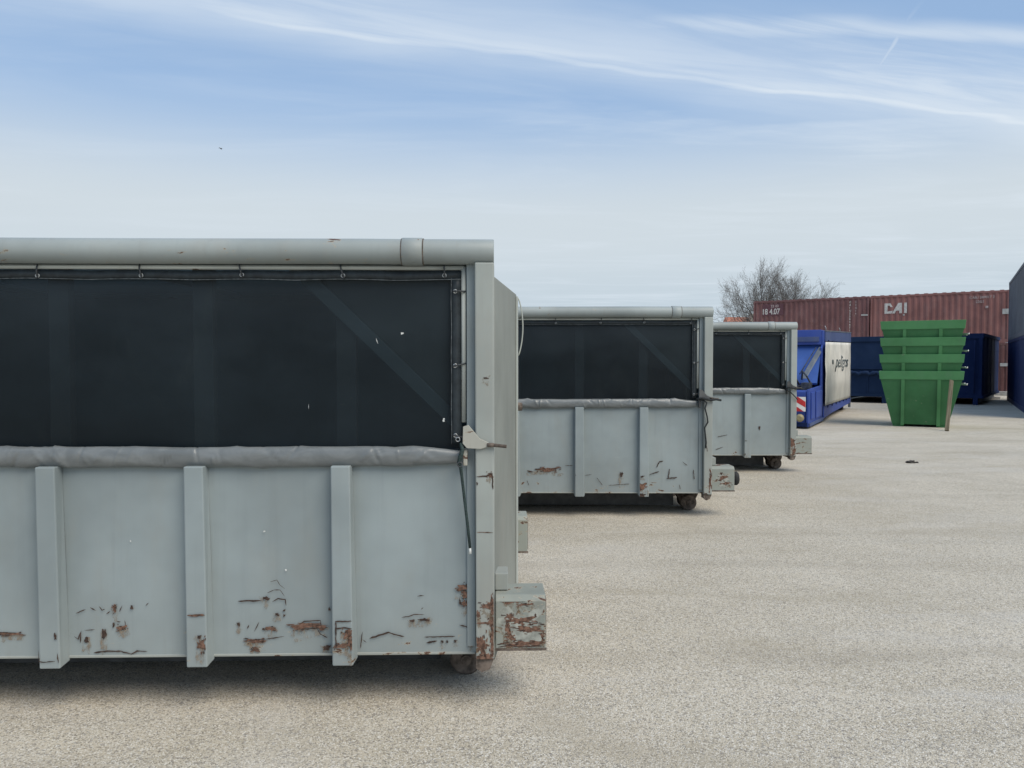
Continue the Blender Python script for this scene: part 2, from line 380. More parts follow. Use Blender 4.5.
LEN, WID = 6.3, 2.25
def make_container(loc, rz, label, idx, nribs=8, grom=12):
    t = empty('skip_container', loc, rz, label, 'skip container', 'grey roll-off containers with net covers')
    rnd = random.Random(idx * 7 + 1); sd_ = idx * 31
    RX = [-.679 - .695*i for i in range(nribs)]
    # lower wall sheet, slightly buckled between the ribs
    mb = MB(); nx_, nz_ = 130, 12; vs = []
    for i in range(nx_+1):
        x = -LEN + (LEN-.09)*i/nx_
        for j in range(nz_+1):
            z = .270 + (1.24-.270)*j/nz_
            vs.append((x, .07 + .007*mn.noise(Vector((x*1.7+sd_, z*1.9, 0))), z))
    fs = [(i*(nz_+1)+j, (i+1)*(nz_+1)+j, (i+1)*(nz_+1)+j+1, i*(nz_+1)+j+1) for i in range(nx_) for j in range(nz_)]
    mb.add(vs, fs, True)
    so_ = mb.build('side_wall', 'grey_wall', t)
    MB().box(-LEN, -.092, .084, .090, .275, 1.24).build('inner_wall', 'dark', t)
    MB().box(-LEN, -.092, .063, .075, .258, .271).build('bottom_lip', 'grey_post', t, .003)
    mb = MB(); mb.box(-LEN+.02, -.03, WID-.03, WID, .29, 2.195); mb.build('back_wall', 'grey_wall', t)
    MB().box(-LEN+.02, -.12, .10, WID-.04, .29, .34).build('floor', 'dark', t)
    MB().box(-LEN-.02, -LEN+.015, .05, WID, .25, 2.14).build('front_wall', 'grey_wall', t)
    # ribs on the lower wall
    for x in RX:
        mb = MB()
        mb.hexa([(x-.100,0.006,.228),(x-.002,0.006,.228),(x+.012,.072,.245),(x-.110,.072,.245)],
                [(x-.102,.0,1.196),(x-.010,.0,1.196),(x-.008,.068,1.196),(x-.104,.068,1.196)])
        mb.build('rib', 'grey_wall', t, .006)
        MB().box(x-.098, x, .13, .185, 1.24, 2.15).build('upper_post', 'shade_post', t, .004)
    # diagonal corner brace and top rail behind the net
    dx = .028
    MB().add([(-1.02,.112,2.16),(-.92,.112,2.16),(-.16,.112,1.42),(-.16,.112,1.325),(-1.02,.17,2.16),(-.92,.17,2.16),(-.16,.17,1.42),(-.16,.17,1.325)],
             [(0,1,2,3),(7,6,5,4),(0,4,5,1),(1,5,6,2),(2,6,7,3),(3,7,4,0)]).build('corner_brace', 'grey_wall', t, .004)
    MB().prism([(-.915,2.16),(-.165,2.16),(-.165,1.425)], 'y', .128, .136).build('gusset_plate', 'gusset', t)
    MB().box(-LEN, -.135, .10, .19, 1.20, 1.26).build('sill_rail', 'grey_wall', t, .004)
    MB().box(-LEN, -.10, .112, .19, 2.165, 2.25).build('top_rail', 'grey_wall', t, .004)
    # corner post with a return flange, and the matching one at the far side and the other end
    mb = MB(); mb.hexa([(-.088,0,.255),(0,0,.255),(.004,.12,.255),(-.088,.12,.255)], [(-.092,0,2.168),(0,0,2.168),(.002,.12,2.168),(-.092,.12,2.168)])
    mb.build('corner_post', 'grey_post', t, .007)
    MB().box(-.132, -.0915, .055, .10, .30, 2.165).build('post_flange', 'grey_wall', t, .003)
    MB().box(-.09, 0, WID-.12, WID+.01, .25, 2.17).build('corner_post', 'grey_post', t, .006)
    for yy in (0, WID-.11): MB().box(-LEN-.03, -LEN+.08, yy, yy+.12, .25, 2.17).build('corner_post', 'grey_post', t, .006)
    # top tube with sleeve
    def tb(y, nm):
        P_ = [(-LEN-.03 + (LEN+.03)*i/40.0, y, 2.222 + .0012*math.sin(i*.35+idx)*(0 if i > 36 else 1)) for i in range(41)]
        o_ = MB().tube(P_, .0605, 28).build(nm, 'grey_tube', t, .004)
        return o_
    tt = tb(.045, 'top_tube')
    for xa in (-.44, -3.9):
        P_ = [(xa, .045, 2.222), (xa+.004, .045, 2.222), (xa+.096, .045, 2.222), (xa+.100, .045, 2.222)]
        MB().tube(P_, [.062, .0665, .0665, .062], 28).build('sleeve', 'grey_tube', tt)
        MB().torus((xa, .045, 2.222), .0615, .003, 'x', 24, 5).build('weld_seam', 'rust', tt)
        MB().torus((xa+.102, .045, 2.222), .0615, .003, 'x', 24, 5).build('weld_seam', 'rust', tt)
    tb(WID-.06, 'top_tube')
    # net rod
    MB().tube([(-LEN+.1, .075, 2.149), (-.147, .075, 2.149)], .012, 8).build('net_rod', 'rod', t)
    MB().tube([(-.147, .075, 2.155), (-.147, .075, 1.40)], .012, 8).build('net_rod', 'rod', t)
    # the net, a little slack
    def netgrid(x0, x1, z0, z1, y, amp, nx_, nz_):
        vs = []
        for i in range(nx_+1):
            x = x0 + (x1-x0)*i/nx_
            sag = .006 * (1 - abs(math.cos(math.pi*(x+.234)/.486)))
            for j in range(nz_+1):
                f = j/nz_; z = z0 + (z1-z0)*f - sag*f
                e = min(1, 6*f*(1-f)+.1)
                d_ = amp*e*(mn.noise(Vector((x*.8+sd_, z*.7, 3))) + .35*mn.noise(Vector((x*2.6+z*1.5+sd_, z*1.1, 9))))
                press = 0
                vs.append((x, y + d_ + press, z))
        return vs, [(i*(nz_+1)+j, (i+1)*(nz_+1)+j, (i+1)*(nz_+1)+j+1, i*(nz_+1)+j+1) for i in range(nx_) for j in range(nz_)]
    vs, fs = netgrid(-LEN+.12, -.160, 1.25, 2.137, .095, .022, 150, 14)
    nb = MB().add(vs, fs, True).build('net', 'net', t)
    # hems: doubled cloth with a stitched seam
    def hemstrip(pts, wd, horiz, name, m_, y):
        vs = []
        for q in pts:
            vs += [(q[0], y, q[1]), (q[0], y, q[1]+wd) if horiz else (q[0]+wd, y, q[1])]
        o_ = MB().add(vs, [(2*i, 2*i+2, 2*i+3, 2*i+1) for i in range(len(pts)-1)], True).build(name, m_, nb)
        s_ = o_.modifiers.new('s', 'SOLIDIFY'); s_.thickness = .002
    hp = [(-LEN+.12 + (LEN-.28)*i/160, 2.095 + .005*mn.noise(Vector((i*.12+sd_, 0, 0))) - .005*(1-abs(math.cos(math.pi*(-LEN+.12+(LEN-.28)*i/160+.234)/.486)))) for i in range(161)]
    hemstrip(hp, .040, True, 'hem', 'hem', .071)
    hemstrip([(-.205+.001*math.sin(i), 1.29+.81*i/20) for i in range(21)], .044, False, 'hem', 'hem', .0705)
    hemstrip([(q[0], q[1]-.004) for q in hp], .003, True, 'seam', 'stitch', .069)
    hemstrip([(-.208+.001*math.sin(i), 1.29+.81*i/20) for i in range(21)], .0025, False, 'seam', 'stitch', .069)
    # grommets and hooks
    def grommet(x, z, side):
        g0 = M.get('_grom')
        if g0 is None:
            o_ = MB().torus((0, 0, 0), .0085, .0028, 'y', 14, 6).build('grommet', 'steel', t, loc=(x, .066, z)); M['_grom'] = o_
            return
        share(g0, 'grommet', t, (x, .066, z))
    def hook(x, z, side):
        key = '_hook' + side
        if M.get(key) is None:
            if side == 't': P_ = [(0,-.012,.052), (0,-.016,.034), (.001,-.012,.014), (.002,-.008,0), (.004,-.004,-.010), (-.003,0,-.012)]
            else: P_ = [(-.012,0,0), (-.004,-.010,.001), (.012,-.014,.001), (.030,-.012,0), (.045,-.006,0), (.052,0,.001)]
            M[key] = MB().tube(P_, .0042, 6).build('hook', 'wire', t, loc=(x, .066, z)); return
        share(M[key], 'hook', t, (x, .066, z), (0, rnd.uniform(-.25, .25), 0))
    for i in range(grom):
        x = -.234 - .486*i + rnd.uniform(-.01, .01); z = 2.108 + rnd.uniform(-.004, .004)
        grommet(x, z, 't'); hook(x, z, 't')
    for z in (2.035, 1.675, 1.335):
        grommet(-.188, z, 's'); hook(-.188, z, 's')
    # crumpled roll of canvas along the bottom of the net
    mb = MB(); n_, ni = 22, 1000; vs = []
    cr = []; xx = -LEN
    while xx < -.1:
        xx += rnd.choice((.03,.05,.05,.09,.30)) * rnd.uniform(.6, 1.5)
        cr.append((xx, rnd.uniform(-1.3, 1.3), rnd.uniform(.004, .010), rnd.choice((-1, 1)) * rnd.uniform(.005, .013), rnd.uniform(-.02, .02), rnd.uniform(.012, .04)))
    for i in range(ni+1):
        f = i/ni; x = -LEN+.1 + (LEN-.1-.165)*f
        endf = min(1, (1-f)*ni/38)
        for j in range(n_):
            a = 2*math.pi*j/n_
            rr = .044*(.62+.38*endf)
            fold = math.sin(x*9 + 2.6*mn.noise(Vector((x*1.3+sd_,0,5))) + math.sin(a)*2.2)
            rr += .0125*(1-abs(fold))**3 * (.3+mn.noise(Vector((x*1.1+sd_, 7, 1)))*1.6)
            rr += .0028*mn.noise(Vector((x*5+sd_, math.cos(a)*1.2+x*3, math.sin(a)*1.2))) + .0009*abs(mn.noise(Vector((x*16+math.sin(a)*2.4+sd_, math.cos(a)*2, math.sin(a)*2+x*7))))
            zz = math.sin(a)*.05
            for (cx_, sl_, wd_, am_, zc_, zw_) in cr:
                if abs(x - cx_) < .10:
                    rr += am_*math.exp(-((x-cx_-sl_*zz)/wd_)**2)*math.exp(-((zz-zc_)/zw_)**2)
            sag = .003*math.sin(x*2.1+idx) - (.006 if endf < 1 else 0)*(1-endf)
            vs.append((x, .052 - rr*math.cos(a)*.66, 1.238 + sag + rr*math.sin(a)*1.12))
    fs = [(i*n_+j, (i+1)*n_+j, (i+1)*n_+(j+1) % n_, i*n_+(j+1) % n_) for i in range(ni) for j in range(n_)]
    fs += [tuple(range(n_)), tuple(ni*n_+j for j in range(n_-1, -1, -1))]
    mb.add(vs, fs, True); mb.build('canvas_roll', 'canvas', t)
    # bracket, pin and lashing at the end of the roll
    Q = [(-.148,1.385),(-.122,1.393),(-.068,1.328),(-.026,1.309),(-.024,1.290),(-.064,1.278),(-.130,1.282),(-.150,1.305)]
    br = MB().prism(Q, 'y', -.016, -.004).build('bracket', 'bracket' if idx == 1 else 'dark', t, .002)
    MB().tube([(-.034,-.012,1.298),(.0,-.013,1.296)], .010, 10).build('pin', 'rust', br)
    MB().tube([(-.0,-.013,1.296),(.060,-.015,1.290)], .0085, 10).build('pin', 'rust', br)
    MB().box(-.149, -.128, .0, .05, 1.195, 1.275).build('bracket_lug', 'bracket' if idx == 1 else 'dark', br, .005)
    if idx == 1:
        P_ = []; q0 = Vector((-.158, .005, 1.305))
        for q in [(-.158,.0,1.305),(-.150,-.012,1.275),(-.160,-.016,1.245),(-.168,-.012,1.215),(-.160,-.008,1.19),(-.155,-.006,1.15),(-.140,-.004,1.02),(-.126,-.002,.90),(-.116,.0,.80)]: P_.append(Vector(q))
        rp = MB().tube(P_, [.009,.010,.010,.010,.008,.007,.007,.007,.0065], 8).build('bungee_cord', 'greenrope', t)
        for i in range(22):       # the braid
            f = i/21; q = P_[4].lerp(P_[8], f)
            if i % 2 == 0: MB().torus((q.x, q.y, q.z), .0078, .0016, 'y', 8, 4)
        MB().tube([(-.116,.0,.80),(-.115,0,.772)], [.0055,.007], 8).build('cord_end', 'white', rp)
        MB().torus((-.163,-.02,1.205), .011, .003, 'y', 12, 6).build('cord_ring', 'wire', rp)
        MB().torus((-.175,.048,1.318), .010, .003, 'y', 12, 6).build('cord_ring', 'steel', rp)
    else:
        s_ = 1 if idx == 2 else -1
        P_ = [(-.16,.0,1.29),(-.10,-.02,1.27),(-.07,-.03,1.25),(-.09,-.03,1.19),(-.065,-.025,1.10),(-.055,-.02,1.04),(-.09,-.02,.98),(-.08,-.015,.90),(-.07,-.012,.82),(-.076,-.012,.76)]
        if idx == 3: P_ = [(-.19,.0,1.27),(-.15,-.02,1.25),(-.11,-.03,1.23),(-.07,-.03,1.19),(-.03,-.03,1.15),(.005,-.02,1.11)]
        MB().tube(P_, .008, 7).build('rope', 'blackrope', t)
        MB().tube([(-.18,-.022,1.285),(-.12,-.035,1.30),(-.03,-.03,1.275),(.03,-.025,1.285),(.085,-.02,1.275)], .012, 7).build('rope_knot', 'blackrope', t)
    # underframe: skids, crossmembers, roller
    for yy in (.58, WID-.75):
        MB().box(-LEN+.05, -.30, yy, yy+.09, .035, .285).build('skid_rail', 'dark', t, .004)
        MB().prism([(-.285,.29),(-.035,.29),(-.03,.17),(-.085,.06),(-.215,.06),(-.27,.16)], 'y', yy-.06, yy-.045).build('roller_bracket', 'rust', t)
        MB().prism([(-.285,.29),(-.035,.29),(-.03,.17),(-.085,.06),(-.215,.06),(-.27,.16)], 'y', yy+.085, yy+.10).build('roller_bracket', 'rust', t)
        rl = MB().tube([(-.15, yy-.14, .088),(-.15, yy-.135, .088),(-.15, yy+.12, .088),(-.15, yy+.125, .088)], [.078,.088,.088,.078], 26).build('roller', 'rust', t)
        MB().tube([(-.15, yy-.165, .088),(-.15, yy-.14, .088)], .028, 12).build('axle_end', 'rust', rl)
    for i in range(9):
        x = -.5 - .68*i; MB().box(x-.05, x, .10, WID-.05, .255, .285).build('crossmember', 'dark', t)
    MB().prism([(-.088,.256),(-.002,.256),(-.02,.205),(-.06,.19),(-.088,.21)], 'y', .01, .12).build('post_foot', 'rust', t)
    # end: box buffers, closed far door and near door standing ajar
    for n_i, yy in enumerate((.04, 1.95)):
        mb = MB(); mb.prism([(yy,.292),(yy+.22,.292),(yy+.22,.552),(yy+.028,.552),(yy,.528)], 'x', -.0 if n_i else .006, .252)
        bo = mb.build('buffer_box', 'grey_box', t, .005)
        MB().box(.245, .256, yy+.018, yy+.205, .305, .535).build('end_plate', 'rust', bo, .002)
        MB().box(.252-.246+.0, .256, yy-.0025, yy+.004, .283, .296).build('lower_flange', 'rust', bo)
    if idx == 2: MB().tube([(.256,.15,.41),(.305,.15,.41),(.322,.15,.41)], [.075,.075,.06], 18).build('rubber_stop', 'rubber', t)
    MB().box(.004, .07, .125, .26, .556, .64).build('hinge_block', 'grey_post', t, .004)
    hx, hy = 0.004, .135
    def door(px, py, ang, ln, sgn, name):
        d0 = bpy.data.objects.new('door', None)
        mb = MB(); mb.box(-.035, 0, 0, ln, .20, 2.115); do = mb.build('door', 'grey_door', t, .005)
        do.location = (px, py, 0); do.rotation_euler = (0, 0, ang)
        MB().box(.0005, .012, ln-.05, ln-.002, .22, 2.10).build('door_edge_strip', 'rod', do, .003)
        for z in (.45, 1.2, 1.95): MB().tube([(-.02,-.014,z-.06),(-.02,-.014,z+.06)], .016, 10).build('hinge', 'grey_post', do)
        return do
    MB().box(-.07, -.004, .125, WID-.13, 2.12, 2.25).build('door_header', 'grey_post', t, .004)
    d1 = door(hx, hy, R(-7.8 if idx == 1 else -.4), 1.03, 1, 'n')
    MB().tube([(-.02, 1.035, 1.41), (.035, 1.045, 1.41)], [.030, .026], 10).build('latch_knob', 'rust', d1)
    P_ = []
    for i in range(25):
        a = i/24; P_.append((.012+.030*math.sin(math.pi*a)**.7, 1.015, 2.09-.36*a + (.0)))
    MB().tube(P_, .0045, 6).build('rope_loop', 'rod', d1)
    mb = MB(); mb.box(-.04, -.005, 1.19, WID-.13, .20, 2.14).build('door', 'grey_door', t, .005)
    # net roof so the box is closed above
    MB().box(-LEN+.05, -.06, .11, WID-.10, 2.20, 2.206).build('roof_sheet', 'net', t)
    for i in range(5): MB().tube([(-.6-1.3*i, .12, 2.18),(-.6-1.3*i, WID-.1, 2.18)], .02, 8).build('roof_bow', 'grey_post', t)
    return t
D1, D2, D3 = 3.68, 8.26, 11.6
C1 = make_container((-.086, D1, 0), R(1.5), 'nearest grey roll-off container with dark net and green bungee cord at left foreground', 1)
C2 = make_container((2.156, D2, 0), R(-.5), 'grey roll-off container in the middle of the row with black rope dangling on its post', 2)
C3 = make_container((4.295, D3, 0), R(0), 'farthest and smallest-looking grey roll-off container, standing just before the blue compactor', 3)

# paint damage traced on the containers (px helper gives container-local metres)
def damage(t, x_right, d, items, seed, rib_planes=()):
    red, drk, pri, wht, stn = MB(), MB(), MB(), MB(), MB()
    tgt = {'r': red, 'd': drk, 'p': pri, 'w': wht}
    rnd_ = random.Random(seed)
    for i, it in enumerate(items):
        kind, plane = it[0], it[1]
        if kind == 'p' and plane in ('rib', 'post', 'wall'): continue
        y = {'wall': .0625, 'rib': .0, 'post': -.0005, 'box': .040, 'net': .066, 'lip': .06}[plane]
        dd = d + y; S = 770.0 / dd
        cv = lambda q: ((q[0]-512)/S - x_right, CAMZ - (q[1]-360.6)/S)
        x0_ = cv(it[3] if it[2] == 'f' else it[3][0])[0]
        xr_ = min((-.679 - .695*i_ for i_ in range(9)), key=lambda e_: abs(e_ - .05 - x0_))
        CLIP[0] = {'wall': (-9, -.095, .274, 1.17), 'rib': (xr_-.0985, xr_-.004, .232, 1.19), 'post': (-.086, -.002, .258, 2.16), 'box': (.010, .248, .296, .524)}.get(plane)
        if it[2] == 'f':
            x, z = cv(it[3]); flake(tgt[kind], x, z, it[4][0]/S, it[4][1]/S, y, seed+i, t={'p': .0006, 'r': .0010, 'd': .0013, 'w': .0010}[kind])
            if kind in 'rd' and it[4][0] > 2:
                gw = 1.5 if kind == 'r' else 1.8
                flake(stn, x + rnd_.uniform(-1, 1)/S, z - it[4][1]*.8/S - .006, it[4][0]*gw*.8/S + .008, it[4][1]*1.8/S + .022, y, seed*7+i, 22, t=.0003)
            if kind == 'r':
                for q in range(11):
                    flake(tgt['d' if q % 3 == 0 else 'r'], x + rnd_.uniform(-.75,.75)*it[4][0]/S, z + rnd_.uniform(-.9,.9)*it[4][1]/S, max(.9,it[4][0]*rnd_.uniform(.06,.3))/S, max(.7,it[4][1]*rnd_.uniform(.08,.3))/S, y, seed+i*13+q, 12, t=.0014)
        else:
            crack(tgt[kind], [cv(q) for q in it[3]], it[4]*(.8 if seed == 100 else .6)/S, y, seed+i, t=.0014)
    CLIP[0] = None
    for mb, nm, m_ in ((red, 'rust_flakes', 'rust_red'), (drk, 'paint_cracks', 'rust_dark'), (stn, 'rust_stains', 'stain'), (pri, 'primer_patches', 'primer'), (wht, 'white_specks', 'white')):
        if mb.v:
            o_ = mb.build(nm, m_, t); o_['kind'] = 'stuff'
W_ = 'wall'
it1 = [
 ('r',W_,'f',(10,632),(22,2.6)), ('d',W_,'c',[(0,630.5),(20,631)],1.4),
 ('d',W_,'c',[(78,612),(83,610),(88,608)],1.5), ('d',W_,'c',[(92,606),(98,609.5)],1.6), ('d',W_,'c',[(101,605),(104,609),(107,608)],1.5), ('d',W_,'c',[(108,613),(112,610)],1.3),
 ('r',W_,'f',(116,607),(4,6)), ('d',W_,'c',[(114,606),(119,603.5)],1.3), ('d',W_,'c',[(121,611),(124,604)],1.4), ('d',W_,'f',(133,606.5),(2,4)), ('d',W_,'c',[(147,605),(150,602)],1.4),
 ('d',W_,'f',(115,624),(2,4)), ('d',W_,'c',[(118,620.5),(122,621)],1.5), ('r',W_,'f',(123,627),(8,4)), ('d',W_,'c',[(126,619),(127,625)],1.3), ('d',W_,'c',[(76,635),(80,638),(83,630),(82,642)],1.4),
 ('d',W_,'f',(88,639),(4,5)), ('d',W_,'f',(105.5,633),(3.5,10)), ('d',W_,'c',[(86,629),(90,629),(97,628.5)],1),
 ('d',W_,'c',[(95,652),(106,650.5),(122,650.5),(132,653.5),(138,650.5),(148,651)],2.0), ('p',W_,'f',(112,653),(30,3)),
 ('d',W_,'c',[(238,601),(250,600.8),(262,601)],2), ('d',W_,'f',(266,598.5),(6,3)), ('d',W_,'c',[(272,602),(278,599),(285,600),(286,606)],2), ('d',W_,'c',[(267,593),(274,590),(280,590),(285,597)],1), ('d',W_,'c',[(270,582),(277,580),(280,585),(285,589)],.8),
 ('d',W_,'f',(277,615),(4,2.5)), ('d',W_,'f',(284,611),(2,2)), ('d',W_,'f',(284,616),(2,2)), ('d',W_,'f',(238.5,624.5),(3,3)), ('d',W_,'c',[(247,629),(249,625)],1.6), ('d',W_,'c',[(254,632),(259,622)],1.2), ('r',W_,'f',(270,629),(9,3)), ('d',W_,'f',(263,629.5),(2,2)),
 ('r',W_,'f',(256,641.5),(15,3.5)), ('p',W_,'f',(256,646),(10,7)), ('r',W_,'f',(255,650),(6,4)), ('d',W_,'c',[(248,641),(258,640),(268,639.5),(284,637)],1.2),
 ('r',W_,'f',(307,626.5),(28,5)), ('d',W_,'c',[(299,625),(304,622),(320,621.3),(321,629),(300,630)],1.4), ('d',W_,'c',[(317,630),(320,635),(327,639)],1.5), ('r',W_,'f',(297,629),(8,3)), ('p',W_,'f',(315,624),(14,4)),
 ('d',W_,'f',(326,649),(7,4)), ('d',W_,'f',(329,610),(2,3)),
 ('d',W_,'c',[(417,597.5),(424,597)],1.8), ('d',W_,'c',[(421,611),(423,609)],1.5), ('d',W_,'c',[(401,619),(408,618),(414,616),(424,616.3)],1.2), ('d',W_,'f',(424,621.5),(9,2.5)), ('p',W_,'f',(424,627),(8,7)), ('d',W_,'f',(412,622.5),(5,2)),
 ('d',W_,'c',[(369,640),(378,637),(388,634),(396,636.5),(404,638.5)],2.2), ('d',W_,'c',[(362,633),(361,640),(360,650)],1.2), ('d',W_,'c',[(362,641),(366,644)],1.2),
 ('d',W_,'c',[(424,639),(440,639),(455,638.5)],1.6), ('d',W_,'c',[(426,645),(432,644),(437,643)],2.2), ('d',W_,'f',(442,644),(2.4,2.4)), ('d',W_,'f',(447,644),(2,2.2)), ('d',W_,'f',(455,643.5),(2.4,2.2)), ('p',W_,'f',(438,642),(30,9)),
 ('r',W_,'f',(465,589),(13,6)), ('r',W_,'f',(468,597),(9,8)), ('r',W_,'f',(466,605),(7,5)), ('d',W_,'f',(460,604),(2,5)), ('d',W_,'c',[(459,627),(466,629),(469,631),(469,638)],1.8), ('d',W_,'f',(469,588),(6,4)),
 ('d',W_,'c',[(471,612),(472,625)],2.2), ('r',W_,'f',(471,640),(3,10)),
 ('r','rib','c',[(187,615),(205,615)],3), ('r','rib','f',(201,645),(6,10)), ('d','rib','f',(199,637),(4,3)), ('p','rib','f',(196,622),(16,8)),
 ('d','rib','c',[(334,622.5),(352,622.3)],1.8), ('d','rib','c',[(334,630),(343,629),(352,630)],2), ('r','rib','f',(347,636),(9,7)), ('r','rib','f',(350,645),(5,14)), ('r','rib','f',(340,647.5),(13,4)), ('d','rib','c',[(335,622),(335,650)],1.8), ('p','rib','f',(342,640),(16,22)), ('p','rib','f',(342,657),(14,10)),
 ('d','rib','c',[(38,660),(45,661),(57,660)],2), ('d','rib','c',[(40,648),(41,660)],2), ('d','rib','f',(57,635),(2,6)), ('d','rib','c',[(59,652),(60,662)],2),
 ('p','post','f',(485,627),(17,30)), ('r','post','f',(487,608),(12,5)), ('r','post','f',(492,604),(3,12)), ('r','post','f',(493,614),(3,8)), ('r','post','c',[(476,625.5),(485,625),(494,626)],2.5), ('r','post','f',(481,648),(9,18)), ('r','post','f',(486,660),(15,6)), ('r','post','f',(492,643),(4,24)), ('r','post','f',(478,617),(3,6)), ('r','post','f',(491,625),(5,6)), ('d','post','c',[(494,590),(494.3,655)],1.2),
 ('d','post','c',[(476,477),(486,476.5),(492,474),(493,490)],1.8), ('r','post','f',(490,475.5),(5,4)), ('d','post','f',(477,484),(1.5,2.5)), ('r','post','c',[(476,533),(493,533.5)],1.2),('d','post','f',(486,378),(4,1.5)),
 ('r','box','f',(512,603),(16,5)), ('r','box','f',(525,607),(12,2)), ('r','box','f',(510,619),(10,4)), ('r','box','f',(520,623),(24,6)), ('r','box','f',(529,632),(22,6)), ('r','box','f',(508,631),(5,12)), ('r','box','f',(524,647),(32,5)), ('r','box','f',(511,640),(8,6)), ('d','box','c',[(498,650),(510,648),(520,650),(544,649)],1.5), ('r','box','f',(543,640),(3,8)), ('d','box','c',[(527,625),(543,626)],1.2), ('d','box','f',(536,618),(2,3)), ('p','box','f',(520,628),(40,34)),
 ('w','net','f',(403,333.5),(2.5,2)), ('w','net','c',[(377,338),(379,344)],1), ('w','net','c',[(310,404),(310,409)],.8), ('w','net','f',(444,420),(2,3)), ('w',W_,'f',(265,531),(1.8,1.2)), ('w',W_,'f',(286,570),(1.2,2)), ('w',W_,'f',(133,540),(1,1.6)),
 
]
damage(C1, -.086, D1, it1, 100)
it2 = [
 ('r',W_,'f',(547,470),(20,3)), ('d',W_,'c',[(535,470),(556,469),(556,473)],1), ('d',W_,'f',(530,472),(4,1.5)), ('d',W_,'c',[(565,466),(573,466)],.9), ('d',W_,'c',[(527,481),(529,486)],.9),
 ('d',W_,'c',[(657,468),(660,462),(664,461.5)],1.6), ('d',W_,'c',[(650,475),(655,473.5),(660,472)],1.6), ('d',W_,'c',[(670,469),(669,480)],1.6), ('d',W_,'c',[(667,479),(678,478)],2), ('d',W_,'c',[(683,462),(688,466)],1.2), ('d',W_,'c',[(680,485),(681,490)],1),
 ('d',W_,'f',(622,475),(2.5,5)), ('d',W_,'c',[(609,486),(630,484.5)],1), ('d',W_,'c',[(597,478),(603,486)],.8), ('d',W_,'c',[(585,476),(592,475)],.8), ('d',W_,'c',[(694,470),(695,480)],1.3),
 ('r','rib','f',(642.5,487),(9,5)), ('d','rib','f',(642,496),(8,3)), ('d','rib','c',[(638,476),(640,470)],1), ('d','rib','f',(575,476),(2,3)), ('d','rib','f',(643,477),(3,1.5)), ('p','rib','f',(643,480),(8,6)),
 ('r','post','f',(711,482),(2,14)), ('d','post','c',[(707,445),(708,452)],1), ('d','post','f',(706,495),(4,3)), ('p','post','f',(708,480),(6,20)),
 ('r','box','f',(724,478),(7,4)), ('r','box','f',(727,484),(8,2)), ('d','box','f',(722,474),(3,2)), ('p','box','f',(724,480),(12,10)),
]
damage(C2, 2.156, D2, it2, 500)
it3 = [
 ('d',W_,'c',[(718,437),(728,435)],1), ('d',W_,'c',[(716,450),(724,447)],1), ('d','rib','c',[(741,441),(748,441)],1), ('d','rib','f',(744,455),(5,2)), ('d',W_,'f',(760,428),(2,3)),
 ('r','post','f',(793,443),(5,7)), ('r','post','f',(795,452),(3,6)), ('p','post','f',(793,448),(7,14)),
]
damage(C3, 4.295, D3, it3, 900)

# ------------------------------------------------------------------ blue compactor with a white banner
BLUE = (.034, .072, .31)
M['blue'] = paint('blue_paint', BLUE, .08, 0, 0, .45, .16, dusty=(.10, .13, .22))
M['blue_face'] = paint('chute_paint', (.04, .10, .34), .05, 0, 0, .4, .1, dusty=(.12,.16,.28))
M['blue_head'] = paint('faded_blue_paint', (.060, .088, .20), .10, 0, 0, .6, .35, dusty=(.15,.16,.21), fleck=.35)
M['navy'] = paint('navy_paint', (.008, .020, .075), .02, 0, 0, .8, .12, spec=.1, dusty=(.04,.055,.10), fleck=.10)
M['navy2'] = paint('dusty_navy_paint', (.010, .028, .075), .02, 0, 0, .7, .2, dusty=(.03,.05,.08), spec=.15)
M['machine'] = simple('greasy_machinery', (.04, .045, .055), .5, .5, 12)
M['strut'] = paint('worn_strut_paint', (.11, .135, .17), .4, 0, 0, .5, .4)
m, k, p, o = mat('banner_vinyl', .55, 0, .4); c = ocoord(k)
sz = k.n('ShaderNodeSeparateXYZ'); k.put(sz.inputs[0], k.n('ShaderNodeTexCoord').outputs['Object'])
f = k.noise(k.vscale(c, (1, .6, .8)), 1.3, 5, .65)
bc = k.mix(k.ramp(f, .3, .75), (.74, .72, .65), (.46, .46, .42))
grime = k.m('MULTIPLY', k.ramp(k.m('ADD', sz.outputs[2], k.m('MULTIPLY', f, .9)), .9, 2.0, 1, 0), .45)
bc = k.mix(grime, bc, (.22, .235, .21))
k.put(p.inputs['Base Color'], bc); M['banner'] = m
M['banner_text'] = simple('banner_print', (.07, .09, .095), .6, .2)
M['redp'] = simple('red_reflective', (.50, .035, .035), .4, .15)
M['whitep'] = simple('white_reflective', (.72, .70, .66), .4, .1)
M['lamp'] = simple('amber_lens', (.26, .22, .12), .5, .2)

def font_part(txt, size, m_, parent, loc, rot, name='lettering', shear=0.0, off=0.0, sx=1.0, align='LEFT'):
    cu = bpy.data.curves.new(name, 'FONT'); cu.body = txt; cu.size = size; cu.extrude = .004; cu.shear = shear; cu.offset = off
    cu.align_x = align
    o_ = bpy.data.objects.new(name, cu); COL.objects.link(o_)
    dg = bpy.context.evaluated_depsgraph_get(); me = bpy.data.meshes.new_from_object(o_.evaluated_get(dg))
    bpy.data.objects.remove(o_); me.name = name
    me.materials.clear(); me.materials.append(M[m_])
    q = bpy.data.objects.new(name, me); COL.objects.link(q); q.parent = parent; q.location = loc; q.rotation_euler = rot; q.scale = (sx, 1, 1)
    return q

